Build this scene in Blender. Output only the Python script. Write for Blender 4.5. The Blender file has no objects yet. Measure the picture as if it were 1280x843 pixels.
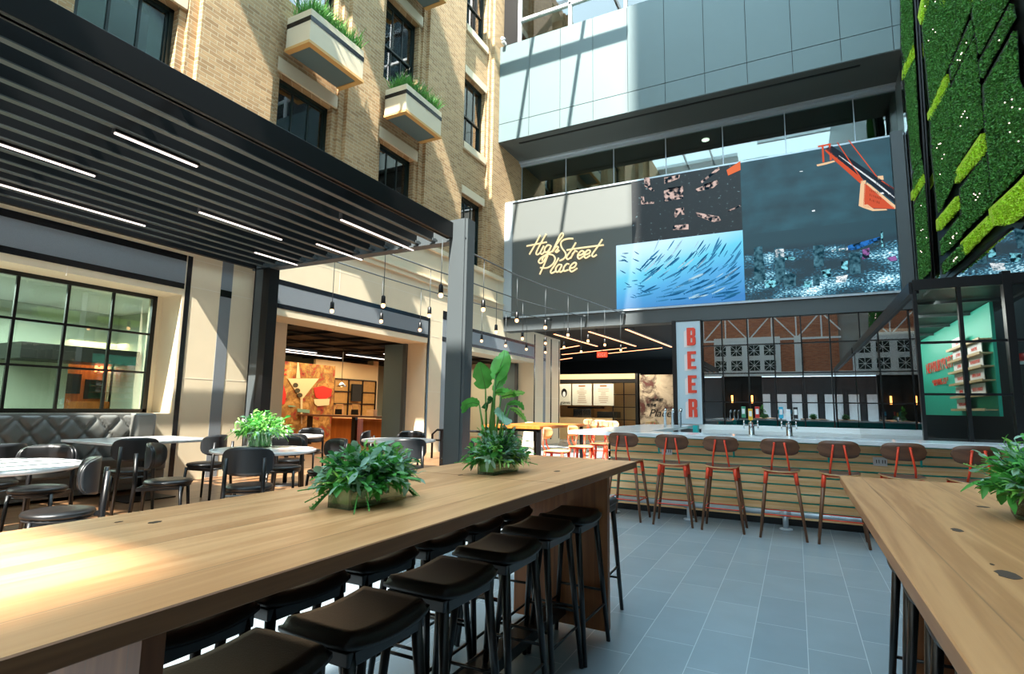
import bpy, bmesh, math, random
from mathutils import Vector, Matrix
random.seed(7)
PI = math.pi
sc = bpy.context.scene
COL = sc.collection

# ------------------------------------------------------------------ camera (1280x843 photograph)
CX, CY, FOC, HC = 640.0, 421.5, 685.19, 1.42
def _axes():
    a = Vector((995-CX, 515-CY, FOC)).normalized()
    b = -Vector((-700-CX, 488-CY, FOC)).normalized()
    b = (b - a*b.dot(a)).normalized()
    return b, a, b.cross(a)
AX, AY, AZ = _axes()          # world x, y, z axes seen in camera space (x right, y down, z forward)
def ray(px, py):
    v = Vector((px-CX, py-CY, FOC))
    return Vector((AX.dot(v), AY.dot(v), AZ.dot(v)))
def at_x(px, py, X):
    w = ray(px, py); w = w*(X/w.x); return Vector((w.x, w.y, w.z+HC))
def at_y(px, py, Y):
    w = ray(px, py); w = w*(Y/w.y); return Vector((w.x, w.y, w.z+HC))
def at_z(px, py, Z):
    w = ray(px, py); w = w*((Z-HC)/w.z); return Vector((w.x, w.y, w.z+HC))
cam = bpy.data.cameras.new('camera'); camo = bpy.data.objects.new('camera', cam); COL.objects.link(camo)
cam.sensor_width = 36; cam.sensor_fit = 'HORIZONTAL'; cam.lens = FOC/1280*36
cam.clip_end = 500
right = Vector((AX.x, AY.x, AZ.x)); down = Vector((AX.y, AY.y, AZ.y)); fwd = Vector((AX.z, AY.z, AZ.z))
m = Matrix((right, -down, -fwd)).transposed().to_4x4()
m.translation = (0, 0, HC)
camo.matrix_world = m
sc.camera = camo

# ------------------------------------------------------------------ light and exposure
sc.view_settings.view_transform = 'Standard'; sc.view_settings.look = 'None'
sc.view_settings.exposure = 1.78; sc.view_settings.gamma = 1.0; sc.view_settings.use_curve_mapping = False
sc.cycles.use_denoising = True
sc.cycles.sample_clamp_indirect = 6.0
sc.cycles.max_bounces = 8; sc.cycles.transparent_max_bounces = 16
SUNX, SUNY = 0.15, 0.80      # metres the light travels (-x, +y) for each metre it falls
w = bpy.data.worlds.new('sky'); sc.world = w; w.use_nodes = True
bg = w.node_tree.nodes['Background']; bg.inputs['Color'].default_value = (0.62, 0.87, 1.0, 1); bg.inputs['Strength'].default_value = 1.9
sd = bpy.data.lights.new('sun', 'SUN'); so = bpy.data.objects.new('sun', sd); COL.objects.link(so)
sd.energy = 6.8; sd.angle = math.radians(0.4); sd.color = (1.0, 0.94, 0.84)
so.rotation_mode = 'QUATERNION'
so.rotation_quaternion = Vector((-SUNX, SUNY, -1)).to_track_quat('-Z', 'Y'); so.location = (0, 0, 40)
def area(name, loc, size, power, col=(1, .82, .6), rot=(0, 0, 0)):
    d = bpy.data.lights.new(name, 'AREA'); d.shape = 'RECTANGLE'; d.size = size[0]; d.size_y = size[1]; d.energy = power; d.color = col
    o = bpy.data.objects.new(name, d); COL.objects.link(o); o.location = loc; o.rotation_euler = rot
    return o
area('dining_room_light', (-13.0, 12.5, 3.05), (3, 6), 105, (1, .72, .42))
area('window_room_fill', (-10.8, 2.5, 3.0), (2.4, 6), 150, (.93, 1, .9))  # unseen lamp added to brighten the walls behind the bench window
area('kiosk_light', (-12.6, 6.2, 2.6), (.8, 1.4), 24, (1, .7, .35))
area('food_stall_light', (-7.6, 23.0, 3.2), (5, 1.5), 60, (1, .85, .62))
area('second_door_light', (-12.0, 17.5, 3.05), (3, 4), 60, (1, .78, .5))
area('enclosure_fill', (1.75, 12.5, 2.9), (.4, 6), 20, (1, .95, .9), (0, -.9, 0))  # unseen lamp added to brighten the teal board and its cards
area('bar_back_room_light', (0.3, 17.6, 3.6), (4.5, 1.2), 14, (1, .8, .6))

# ------------------------------------------------------------------ materials
def lin(h):
    h = h.lstrip('#'); o = []
    for i in (0, 2, 4):
        c = int(h[i:i+2], 16)/255
        o.append(c/12.92 if c <= .04045 else ((c+.055)/1.055)**2.4)
    return (o[0], o[1], o[2], 1)
def node_mat(name):
    mt = bpy.data.materials.new(name); mt.use_nodes = True
    nt = mt.node_tree; return mt, nt, nt.nodes['Principled BSDF']
def setin(n, k, v): n.inputs[k].default_value = v
def mat(name, col, rough=.5, metal=0.0, var=0.0, vscale=4.0, bump=0.0, bscale=30.0, spec=.5, emit=None, estr=0.0, trans=0.0, sss=0.0):
    mt, nt, p = node_mat(name); c = lin(col) if isinstance(col, str) else col
    setin(p, 'Base Color', c); setin(p, 'Roughness', rough); setin(p, 'Metallic', metal); setin(p, 'Specular IOR Level', spec)
    if trans: setin(p, 'Transmission Weight', trans)
    tc = nt.nodes.new('ShaderNodeTexCoord')
    if var:
        n = nt.nodes.new('ShaderNodeTexNoise'); setin(n, 'Scale', vscale); setin(n, 'Detail', 5)
        nt.links.new(tc.outputs['Object'], n.inputs['Vector'])
        mr = nt.nodes.new('ShaderNodeMapRange'); setin(mr, 'To Min', 1-var); setin(mr, 'To Max', 1+var)
        nt.links.new(n.outputs['Fac'], mr.inputs['Value'])
        hs = nt.nodes.new('ShaderNodeHueSaturation'); setin(hs, 'Color', c)
        nt.links.new(mr.outputs[0], hs.inputs['Value']); nt.links.new(hs.outputs[0], p.inputs['Base Color'])
    if bump:
        n2 = nt.nodes.new('ShaderNodeTexNoise'); setin(n2, 'Scale', bscale); setin(n2, 'Detail', 4)
        nt.links.new(tc.outputs['Object'], n2.inputs['Vector'])
        b = nt.nodes.new('ShaderNodeBump'); setin(b, 'Strength', bump); setin(b, 'Distance', .01)
        nt.links.new(n2.outputs['Fac'], b.inputs['Height']); nt.links.new(b.outputs[0], p.inputs['Normal'])
    if emit is not None:
        setin(p, 'Emission Color', lin(emit) if isinstance(emit, str) else emit); setin(p, 'Emission Strength', estr)
    return mt
def wood(name, c1, c2, axis='Y', rough=.45, plank=0.0, ring=3.0, coat=0.0):
    """grain runs along axis; plank>0 adds boards of that width"""
    mt, nt, p = node_mat(name); setin(p, 'Roughness', rough)
    tc = nt.nodes.new('ShaderNodeTexCoord'); mp = nt.nodes.new('ShaderNodeMapping')
    s = {'X': (.5, 9, 9), 'Y': (9, .5, 9), 'Z': (9, 9, .5)}[axis]
    setin(mp, 'Scale', s); nt.links.new(tc.outputs['Object'], mp.inputs['Vector'])
    vec = mp.outputs[0]
    if plank:
        sx = nt.nodes.new('ShaderNodeSeparateXYZ'); nt.links.new(tc.outputs['Object'], sx.inputs[0])
        src = sx.outputs['X'] if axis != 'X' else sx.outputs['Z']
        if axis == 'Z':
            ad = nt.nodes.new('ShaderNodeMath'); ad.operation = 'ADD'
            nt.links.new(sx.outputs['X'], ad.inputs[0]); nt.links.new(sx.outputs['Y'], ad.inputs[1]); src = ad.outputs[0]
        dv = nt.nodes.new('ShaderNodeMath'); dv.operation = 'DIVIDE'; setin(dv, 1, plank) if False else None
        dv.inputs[1].default_value = plank
        nt.links.new(src, dv.inputs[0])
        fl = nt.nodes.new('ShaderNodeMath'); fl.operation = 'FLOOR'; nt.links.new(dv.outputs[0], fl.inputs[0])
        wn = nt.nodes.new('ShaderNodeTexWhiteNoise'); wn.noise_dimensions = '1D'; nt.links.new(fl.outputs[0], wn.inputs['W'])
        va = nt.nodes.new('ShaderNodeVectorMath'); va.operation = 'SCALE'; va.inputs['Scale'].default_value = 12
        nt.links.new(wn.outputs['Color'], va.inputs[0])
        vb = nt.nodes.new('ShaderNodeVectorMath'); vb.operation = 'ADD'
        nt.links.new(vec, vb.inputs[0]); nt.links.new(va.outputs[0], vb.inputs[1]); vec = vb.outputs[0]
    n = nt.nodes.new('ShaderNodeTexNoise'); setin(n, 'Scale', 1.1); setin(n, 'Detail', 6); setin(n, 'Distortion', .8)
    nt.links.new(vec, n.inputs['Vector'])
    mul = nt.nodes.new('ShaderNodeMath'); mul.operation = 'MULTIPLY'; mul.inputs[1].default_value = ring*6
    nt.links.new(n.outputs['Fac'], mul.inputs[0])
    sn = nt.nodes.new('ShaderNodeMath'); sn.operation = 'SINE'; nt.links.new(mul.outputs[0], sn.inputs[0])
    mr = nt.nodes.new('ShaderNodeMapRange'); setin(mr, 'From Min', -1.0); nt.links.new(sn.outputs[0], mr.inputs['Value'])
    n3 = nt.nodes.new('ShaderNodeTexNoise'); setin(n3, 'Scale', 9.0); setin(n3, 'Detail', 3)
    nt.links.new(vec, n3.inputs['Vector'])
    av = nt.nodes.new('ShaderNodeMix'); av.data_type = 'FLOAT'; setin(av, 'Factor', .45)
    nt.links.new(mr.outputs[0], av.inputs[2]); nt.links.new(n3.outputs['Fac'], av.inputs[3])
    mx = nt.nodes.new('ShaderNodeMix'); mx.data_type = 'RGBA'
    mx.inputs[6].default_value = lin(c1); mx.inputs[7].default_value = lin(c2)
    nt.links.new(av.outputs[0], mx.inputs['Factor'])
    out = mx.outputs[2]
    if plank:
        hs = nt.nodes.new('ShaderNodeHueSaturation'); m2 = nt.nodes.new('ShaderNodeMapRange'); setin(m2, 'To Min', .86); setin(m2, 'To Max', 1.1)
        nt.links.new(wn.outputs['Value'], m2.inputs['Value']); nt.links.new(m2.outputs[0], hs.inputs['Value'])
        nt.links.new(out, hs.inputs['Color']); out = hs.outputs[0]
        fr = nt.nodes.new('ShaderNodeMath'); fr.operation = 'FRACT'; nt.links.new(dv.outputs[0], fr.inputs[0])
        lt = nt.nodes.new('ShaderNodeMath'); lt.operation = 'LESS_THAN'; lt.inputs[1].default_value = .004/plank; nt.links.new(fr.outputs[0], lt.inputs[0])
        m3 = nt.nodes.new('ShaderNodeMix'); m3.data_type = 'RGBA'; m3.inputs[7].default_value = (.16, .08, .035, 1)
        m4 = nt.nodes.new('ShaderNodeMath'); m4.operation = 'MULTIPLY'; m4.inputs[1].default_value = .55; nt.links.new(lt.outputs[0], m4.inputs[0])
        nt.links.new(m4.outputs[0], m3.inputs['Factor']); nt.links.new(out, m3.inputs[6]); out = m3.outputs[2]
    nt.links.new(out, p.inputs['Base Color'])
    b = nt.nodes.new('ShaderNodeBump'); setin(b, 'Strength', .12); setin(b, 'Distance', .002); nt.links.new(av.outputs[0], b.inputs['Height']); nt.links.new(b.outputs[0], p.inputs['Normal'])
    if coat: setin(p, 'Coat Weight', coat); setin(p, 'Coat Roughness', .3)
    return mt
def wallvec(nt):
    g = nt.nodes.new('ShaderNodeNewGeometry'); s = nt.nodes.new('ShaderNodeSeparateXYZ'); nt.links.new(g.outputs['Position'], s.inputs[0])
    a = nt.nodes.new('ShaderNodeMath'); a.operation = 'ADD'; nt.links.new(s.outputs['X'], a.inputs[0]); nt.links.new(s.outputs['Y'], a.inputs[1])
    c = nt.nodes.new('ShaderNodeCombineXYZ'); nt.links.new(a.outputs[0], c.inputs['X']); nt.links.new(s.outputs['Z'], c.inputs['Y'])
    return c.outputs[0], g
def brick_mat(name, c1, c2, mortar, bw=.26, bh=.078, ms=.008, rough=.85, bump=.9, offset=.5):
    mt, nt, p = node_mat(name); setin(p, 'Roughness', rough); v, g = wallvec(nt)
    b = nt.nodes.new('ShaderNodeTexBrick'); b.offset = offset; nt.links.new(v, b.inputs['Vector'])
    setin(b, 'Scale', 1.0); setin(b, 'Brick Width', bw); setin(b, 'Row Height', bh); setin(b, 'Mortar Size', ms); setin(b, 'Mortar Smooth', .3)
    setin(b, 'Color1', lin(c1)); setin(b, 'Color2', lin(c2)); setin(b, 'Mortar', lin(mortar)); setin(b, 'Bias', -.1)
    n = nt.nodes.new('ShaderNodeTexNoise'); setin(n, 'Scale', 9.0); setin(n, 'Detail', 6); nt.links.new(g.outputs['Position'], n.inputs['Vector'])
    mr = nt.nodes.new('ShaderNodeMapRange'); setin(mr, 'To Min', .82); setin(mr, 'To Max', 1.16); nt.links.new(n.outputs['Fac'], mr.inputs['Value'])
    hs = nt.nodes.new('ShaderNodeHueSaturation'); nt.links.new(b.outputs['Color'], hs.inputs['Color']); nt.links.new(mr.outputs[0], hs.inputs['Value'])
    nt.links.new(hs.outputs[0], p.inputs['Base Color'])
    iv = nt.nodes.new('ShaderNodeMath'); iv.operation = 'SUBTRACT'; iv.inputs[0].default_value = 1; nt.links.new(b.outputs['Fac'], iv.inputs[1])
    bp = nt.nodes.new('ShaderNodeBump'); setin(bp, 'Strength', bump); setin(bp, 'Distance', .012); nt.links.new(iv.outputs[0], bp.inputs['Height']); nt.links.new(bp.outputs[0], p.inputs['Normal'])
    return mt
def tile_mat(name, c1, c2, grout, bw, bh, rough=.3, vec='XY'):
    mt, nt, p = node_mat(name); setin(p, 'Roughness', rough)
    g = nt.nodes.new('ShaderNodeNewGeometry'); s = nt.nodes.new('ShaderNodeSeparateXYZ'); nt.links.new(g.outputs['Position'], s.inputs[0])
    c = nt.nodes.new('ShaderNodeCombineXYZ'); nt.links.new(s.outputs['Y'], c.inputs['X']); nt.links.new(s.outputs['X'], c.inputs['Y'])
    b = nt.nodes.new('ShaderNodeTexBrick'); b.offset = .5; nt.links.new(c.outputs[0], b.inputs['Vector'])
    setin(b, 'Scale', 1.0); setin(b, 'Brick Width', bw); setin(b, 'Row Height', bh); setin(b, 'Mortar Size', .0025); setin(b, 'Mortar Smooth', .2)
    setin(b, 'Color1', lin(c1)); setin(b, 'Color2', lin(c2)); setin(b, 'Mortar', lin(grout)); setin(b, 'Bias', .0)
    n = nt.nodes.new('ShaderNodeTexNoise'); setin(n, 'Scale', 3.0); setin(n, 'Detail', 8); nt.links.new(g.outputs['Position'], n.inputs['Vector'])
    mr = nt.nodes.new('ShaderNodeMapRange'); setin(mr, 'To Min', .9); setin(mr, 'To Max', 1.1); nt.links.new(n.outputs['Fac'], mr.inputs['Value'])
    hs = nt.nodes.new('ShaderNodeHueSaturation'); nt.links.new(b.outputs['Color'], hs.inputs['Color']); nt.links.new(mr.outputs[0], hs.inputs['Value'])
    nt.links.new(hs.outputs[0], p.inputs['Base Color'])
    return mt
def glass_mat(name, tint, refl=1.0, rough=.0, ior=1.5):
    mt = bpy.data.materials.new(name); mt.use_nodes = True; nt = mt.node_tree; nt.nodes.clear()
    o = nt.nodes.new('ShaderNodeOutputMaterial'); t = nt.nodes.new('ShaderNodeBsdfTransparent'); g = nt.nodes.new('ShaderNodeBsdfGlossy')
    t.inputs['Color'].default_value = tint; g.inputs['Roughness'].default_value = rough
    f = nt.nodes.new('ShaderNodeFresnel'); f.inputs['IOR'].default_value = ior
    mu = nt.nodes.new('ShaderNodeMath'); mu.operation = 'MULTIPLY'; mu.inputs[1].default_value = refl; mu.use_clamp = True
    nt.links.new(f.outputs[0], mu.inputs[0]); mx = nt.nodes.new('ShaderNodeMixShader'); nt.links.new(mu.outputs[0], mx.inputs[0])
    nt.links.new(t.outputs[0], mx.inputs[1]); nt.links.new(g.outputs[0], mx.inputs[2]); nt.links.new(mx.outputs[0], o.inputs[0])
    return mt
def emis(name, col, s):
    mt = bpy.data.materials.new(name); mt.use_nodes = True; nt = mt.node_tree; nt.nodes.clear()
    o = nt.nodes.new('ShaderNodeOutputMaterial'); e = nt.nodes.new('ShaderNodeEmission'); e.inputs[0].default_value = lin(col); e.inputs[1].default_value = s
    nt.links.new(e.outputs[0], o.inputs[0]); return mt

def emis_noise(name, col, s, scale, lo=.45, hi=.6, dark='#0c1318'):
    mt = bpy.data.materials.new(name); mt.use_nodes = True; nt = mt.node_tree; nt.nodes.clear()
    o = nt.nodes.new('ShaderNodeOutputMaterial'); e = nt.nodes.new('ShaderNodeEmission'); e.inputs[1].default_value = s
    g = nt.nodes.new('ShaderNodeNewGeometry'); n = nt.nodes.new('ShaderNodeTexNoise'); n.inputs['Scale'].default_value = scale; n.inputs['Detail'].default_value = 6
    nt.links.new(g.outputs['Position'], n.inputs['Vector']); r = nt.nodes.new('ShaderNodeValToRGB'); nt.links.new(n.outputs['Fac'], r.inputs[0])
    r.color_ramp.elements[0].position = lo; r.color_ramp.elements[0].color = lin(dark); r.color_ramp.elements[1].position = hi; r.color_ramp.elements[1].color = lin(col)
    nt.links.new(r.outputs[0], e.inputs[0]); nt.links.new(e.outputs[0], o.inputs[0]); return mt
M = {}
M['oak'] = wood('oak_top', '#e3ad7a', '#bd8252', 'Y', .38, .30, 3.0)
M['oak2'] = wood('knotty_oak_top', '#cc9765', '#a06c40', 'Y', .42, .30, 4.0)
M['walnut_edge'] = wood('walnut_edge', '#a06c44', '#754a2c', 'Y', .5)
M['walnut_v'] = wood('walnut_panel', '#a96b3c', '#764424', 'Z', .45, .14)
M['walnut'] = wood('walnut', '#6b4630', '#4a2d1e', 'X', .45)
M['walnut_leg'] = wood('walnut_leg', '#7c4f30', '#54301b', 'Z', .45)
M['blond'] = wood('blond_ply', '#e6b883', '#c8925a', 'X', .45)
M['cabinet'] = wood('orange_cabinet', '#c9762e', '#a55a1e', 'Z', .45, .6)
M['slat'] = wood('bar_front_board', '#ffd9a6', '#e2ad6f', 'X', .5)
M['deck'] = wood('deck_board', '#94704f', '#6f4d33', 'Y', .35, .12)
M['teal'] = mat('teal_paint', '#2cc4c2', .45)
M['tile'] = tile_mat('porcelain_tile', '#838f96', '#78868f', '#a3adb2', .61, .305, .26)
M['stone'] = mat('limestone', '#dfd0b2', .7, var=.06, vscale=2.5, bump=.08, bscale=60)
M['joint'] = mat('pale_joint', '#e8dfce', .8)
M['granite'] = mat('grey_granite', '#7b8288', .45, var=.28, vscale=160)
M['blackstone'] = mat('black_granite', '#14161a', .25, var=.2, vscale=120)
M['brick'] = brick_mat('buff_brick', '#bf9d72', '#9c7b55', '#c8b592', ms=.009, bump=1.0)
M['brick2'] = brick_mat('red_brick', '#bb7350', '#9f5a3d', '#a78a75', bump=.3)
M['steel'] = mat('grey_painted_steel', '#4b5255', .45, .2)
M['black'] = mat('black_steel', '#0b0c0e', .38, .1)
M['blade'] = mat('black_fin', '#07080a', .45, .0, spec=.3)
M['lip_highlight'] = mat('fin_lip_highlight', '#4a4f4d', .4, .2)  # highlight on the fin undersides, put in as a lighter grey
M['blackwood'] = mat('black_lacquered_wood', '#0a0a0c', .35, spec=.6)
M['leather'] = mat('black_leather', '#131416', .34, bump=.15, bscale=220, spec=.6)
M['brownleather'] = mat('dark_brown_leather', '#17110e', .42, bump=.12, bscale=200)
M['benchleather'] = mat('charcoal_leather', '#666763', .28, bump=.1, bscale=150, spec=.7)
M['shell'] = mat('charcoal_shell', '#26282b', .4, spec=.5)
M['chrome'] = mat('chrome', '#c9cdd0', .16, 1.0)
M['greymetal'] = mat('grey_rail_paint', '#b4c2cc', .35, .3)
M['marble'] = mat('white_marble', '#e4e5e6', .15, var=.08, vscale=3)
M['counter'] = mat('white_quartz', '#dce4ea', .12, var=.04, vscale=2)
M['white'] = mat('white_paint', '#e4e8ea', .5)
M['greenframe'] = mat('dark_green_frame', '#0d211f', .35)
M['blind_and_reflection'] = mat('pale_blind_and_reflection', '#b9c6c0', .8)
M['curtain'] = mat('grey_curtain_wall', '#5f6e70', .4)
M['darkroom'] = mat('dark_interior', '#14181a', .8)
M['ceil'] = mat('black_ceiling', '#0b0b0c', .8, var=.3, vscale=3)
M['roomwall'] = mat('sage_room_wall', '#a9b3a4', .7)
M['panel'] = mat('cement_panel', '#5f7376', .5, var=.05, vscale=1.2)
M['panelgap'] = mat('panel_joint', '#1d2426', .6)
M['soffit'] = mat('soffit_metal', '#4f5654', .5)
M['darkgreypanel'] = mat('screen_surround', '#5c615f', .55)
M['glass'] = glass_mat('window_glass', (.80, .9, .86, 1), 2.6)
M['clear'] = glass_mat('clear_glass', (.93, .97, .95, 1), .8)
M['bargl'] = glass_mat('bar_glass', (.34, .38, .38, 1), 10.0)
M['boxgl'] = glass_mat('box_glass', (.85, .9, .88, 1), 1.6)
M['atrgl'] = glass_mat('atrium_glass', (.55, .72, .66, 1), 4.0)
M['red'] = mat('orange_red_paint', '#e3401c', .4)
M['redflat'] = mat('red_letter', '#e2452f', .5)
M['gold'] = mat('cream_sign_letters', '#ead2a6', .35, .1, emit='#f0d8a8', estr=.25)
M['led'] = emis('white_led', '#ffe9dc', 1.3)
M['ledwarm'] = emis('warm_led', '#ff9e70', 1.5)
M['bulb'] = emis('warm_bulb', '#ffb87c', 1.8)
M['sconce'] = emis('sconce_glow', '#ffa050', 6.0)
M['neon'] = emis('neon_red', '#ff6a3c', 4.0)
M['limestrip'] = mat('chartreuse_moss', '#9fc52a', .9, var=.25, vscale=40)
M['moss'] = mat('moss_backing', '#152a13', .95, var=.4, vscale=25)
def leafmat(name, col, var=.2, rough=.45, tl=.35):
    mt, nt, p = node_mat(name); setin(p, 'Roughness', rough)
    n = nt.nodes.new('ShaderNodeTexNoise'); setin(n, 'Scale', 14.0); setin(n, 'Detail', 3)
    tc = nt.nodes.new('ShaderNodeTexCoord'); nt.links.new(tc.outputs['Object'], n.inputs['Vector'])
    mr = nt.nodes.new('ShaderNodeMapRange'); setin(mr, 'From Min', .3); setin(mr, 'From Max', .7); setin(mr, 'To Min', 1-var); setin(mr, 'To Max', 1+var*1.4)
    nt.links.new(n.outputs['Fac'], mr.inputs['Value'])
    hs = nt.nodes.new('ShaderNodeHueSaturation'); setin(hs, 'Color', lin(col)); nt.links.new(mr.outputs[0], hs.inputs['Value'])
    nt.links.new(hs.outputs[0], p.inputs['Base Color'])
    tr = nt.nodes.new('ShaderNodeBsdfTranslucent'); nt.links.new(hs.outputs[0], tr.inputs['Color'])
    mx = nt.nodes.new('ShaderNodeMixShader'); setin(mx, 'Fac', tl); nt.links.new(p.outputs[0], mx.inputs[1]); nt.links.new(tr.outputs[0], mx.inputs[2])
    nt.links.new(mx.outputs[0], nt.nodes['Material Output'].inputs['Surface'])
    return mt
M['leaf'] = leafmat('green_leaf', '#52a34a')
M['leaf2'] = leafmat('bright_leaf', '#93d36b')
M['euca'] = leafmat('eucalyptus_leaf', '#93bda8', .15)
M['darkleaf'] = leafmat('dark_leaf', '#2f7040')
M['grass'] = leafmat('grass_blade', '#5d9a45', .3)
M['mossleaf'] = leafmat('moss_leaf', '#3f7a30', .5, .75, .1)
M['limeleaf'] = leafmat('chartreuse_leaf', '#a9d22c', .25, .7, .2)
M['banana'] = leafmat('banana_leaf', '#74cc66', .12, .35, .5)
M['stem'] = mat('green_stem', '#4f8a3d', .5)
M['wflower'] = mat('white_flower', '#e8f0d8', .6)
M['moist'] = mat('leaf_lining', '#5aa348', .5, var=.4, vscale=25)
M['bark'] = mat('bark_chips', '#4b3a24', .8, var=.5, vscale=40)
M['potglass'] = glass_mat('pot_glass', (.90, .98, .92, 1), .7)

# ------------------------------------------------------------------ mesh builder
def wloc(o):
    v = Vector((0,0,0))
    while o is not None: v = v+Vector(o.location); o = o.parent
    return v
class MB:
    def __init__(s): s.v = []; s.f = []; s.mi = []; s.m = 0; s.smooth = []; s.sm = False
    def add(s, vs, fs):
        b = len(s.v); s.v += [Vector(v) for v in vs]
        for f in fs: s.f.append([b+i for i in f]); s.mi.append(s.m); s.smooth.append(s.sm)
        return s
    def box(s, a, b):
        x0, y0, z0 = [min(p, q) for p, q in zip(a, b)]; x1, y1, z1 = [max(p, q) for p, q in zip(a, b)]
        return s.add([(x0,y0,z0),(x1,y0,z0),(x1,y1,z0),(x0,y1,z0),(x0,y0,z1),(x1,y0,z1),(x1,y1,z1),(x0,y1,z1)],
                     [(0,3,2,1),(4,5,6,7),(0,1,5,4),(1,2,6,5),(2,3,7,6),(3,0,4,7)])
    def bar(s, p, q, w, h, up=(0,0,1)):
        p = Vector(p); q = Vector(q); d = (q-p).normalized(); u = Vector(up)
        if abs(d.dot(u)) > .98: u = Vector((0,1,0))
        x = d.cross(u).normalized()*w/2; y = x.cross(d).normalized()*h/2
        vs = [p-x-y, p+x-y, p+x+y, p-x+y, q-x-y, q+x-y, q+x+y, q-x+y]
        return s.add(vs, [(0,1,2,3),(7,6,5,4),(0,4,5,1),(1,5,6,2),(2,6,7,3),(3,7,4,0)])
    def tube(s, pts, r, n=8, cap=True):
        pts = [Vector(p) for p in pts]; R = r if isinstance(r, (list, tuple)) else [r]*len(pts)
        b = len(s.v); ref = None; old = s.sm
        for i, p in enumerate(pts):
            d = ((pts[min(i+1, len(pts)-1)]-pts[max(i-1, 0)])).normalized()
            if ref is None: ref = Vector((0,0,1)) if abs(d.z) < .9 else Vector((1,0,0))
            x = d.cross(ref).normalized(); y = d.cross(x).normalized(); ref = x.cross(d).normalized()*1.0
            for k in range(n):
                a = 2*PI*k/n; s.v.append(p+(x*math.cos(a)+y*math.sin(a))*R[i])
        for i in range(len(pts)-1):
            for k in range(n):
                s.f.append([b+i*n+k, b+i*n+(k+1) % n, b+(i+1)*n+(k+1) % n, b+(i+1)*n+k]); s.mi.append(s.m); s.smooth.append(True)
        if cap:
            s.f.append([b+k for k in range(n)][::-1]); s.mi.append(s.m); s.smooth.append(False)
            e = b+(len(pts)-1)*n; s.f.append([e+k for k in range(n)]); s.mi.append(s.m); s.smooth.append(False)
        return s
    def lathe(s, prof, c=(0,0,0), n=24, smooth=True):
        b = len(s.v); c = Vector(c)
        for r, z in prof:
            for k in range(n):
                a = 2*PI*k/n; s.v.append(c+Vector((r*math.cos(a), r*math.sin(a), z)))
        for i in range(len(prof)-1):
            for k in range(n):
                s.f.append([b+i*n+k, b+i*n+(k+1) % n, b+(i+1)*n+(k+1) % n, b+(i+1)*n+k]); s.mi.append(s.m); s.smooth.append(smooth)
        s.f.append([b+k for k in range(n)][::-1]); s.mi.append(s.m); s.smooth.append(False)
        e = b+(len(prof)-1)*n; s.f.append([e+k for k in range(n)]); s.mi.append(s.m); s.smooth.append(False)
        return s
    def prism(s, poly, off):
        """poly: 3-D points in a plane, extruded by vector off"""
        n = len(poly); off = Vector(off); P = [Vector(p) for p in poly]
        return s.add(P+[p+off for p in P], [list(range(n))[::-1], [n+i for i in range(n)]]+[[i, (i+1) % n, n+(i+1) % n, n+i] for i in range(n)])
    def leaf(s, base, d, L, W, up=(0,0,1), droop=.25, seg=4, fold=.12, shape='oval'):
        base = Vector(base); d = Vector(d).normalized(); u = Vector(up)
        x = d.cross(u)
        if x.length < .05: x = d.cross(Vector((1,0,0)))
        x.normalize(); nrm = x.cross(d).normalized(); rows = []
        for i in range(seg+1):
            t = i/seg
            wd = {'oval': math.sin(PI*min(1, t*.94+.03))**.8, 'lance': math.sin(PI*min(1, t**.7*.97+.02)), 'round': math.sin(PI*min(1, t*.96+.02))**.6}[shape]*W/2
            p = base+d*(L*t)-Vector((0,0,1))*droop*L*t*t
            rows.append((p-x*wd+nrm*fold*W*(1 if wd else 0), p, p+x*wd+nrm*fold*W*(1 if wd else 0)))
        b = len(s.v)
        for r in rows: s.v += list(r)
        for i in range(seg):
            for k in (0, 1):
                s.f.append([b+i*3+k, b+i*3+k+1, b+(i+1)*3+k+1, b+(i+1)*3+k]); s.mi.append(s.m); s.smooth.append(True)
        return s
    def build(s, name, mats, parent=None, rel=True, bevel=0.0, recalc=True, bseg=2):
        off = wloc(parent) if (parent is not None and rel) else Vector((0,0,0))
        me = bpy.data.meshes.new(name); me.from_pydata([v-off for v in s.v], [], s.f)
        for i, p in enumerate(me.polygons): p.material_index = s.mi[i]; p.use_smooth = s.smooth[i]
        if not isinstance(mats, (list, tuple)): mats = [mats]
        for q in mats: me.materials.append(q)
        if recalc:
            bm = bmesh.new(); bm.from_mesh(me); bmesh.ops.recalc_face_normals(bm, faces=bm.faces); bm.to_mesh(me); bm.free()
        o = bpy.data.objects.new(name, me); COL.objects.link(o)
        if parent is not None: o.parent = parent
        if bevel:
            md = o.modifiers.new('bevel', 'BEVEL'); md.width = bevel; md.segments = bseg; md.limit_method = 'ANGLE'; md.angle_limit = math.radians(40)
        return o
def tag(o, label, cat, group=None, kind=None):
    if label: o['label'] = label
    if cat: o['category'] = cat
    if group: o['group'] = group
    if kind: o['kind'] = kind
    return o
def thing(name, label, cat, loc=(0,0,0), rz=0, group=None):
    o = bpy.data.objects.new(name, None); COL.objects.link(o); o.location = loc; o.rotation_euler = (0,0,rz); o.empty_display_size = .1
    return tag(o, label, cat, group)
def struct(o): o['kind'] = 'structure'; return o
def copy_tree(o, parent=None):
    c = o.copy(); COL.objects.link(c)
    if parent is not None: c.parent = parent
    for ch in list(o.children): copy_tree(ch, c)
    return c
class Proto:
    """first call hands out the original, later ones copies of it with its parts"""
    def __init__(s, root): s.root = root; s.used = False
    def put(s, loc, rz, label, group=None, sc_=None):
        if not s.used: s.used = True; o = s.root
        else: o = copy_tree(s.root)
        o.location = loc; o.rotation_euler = (0,0,rz); o['label'] = label
        if group: o['group'] = group
        return o
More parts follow.
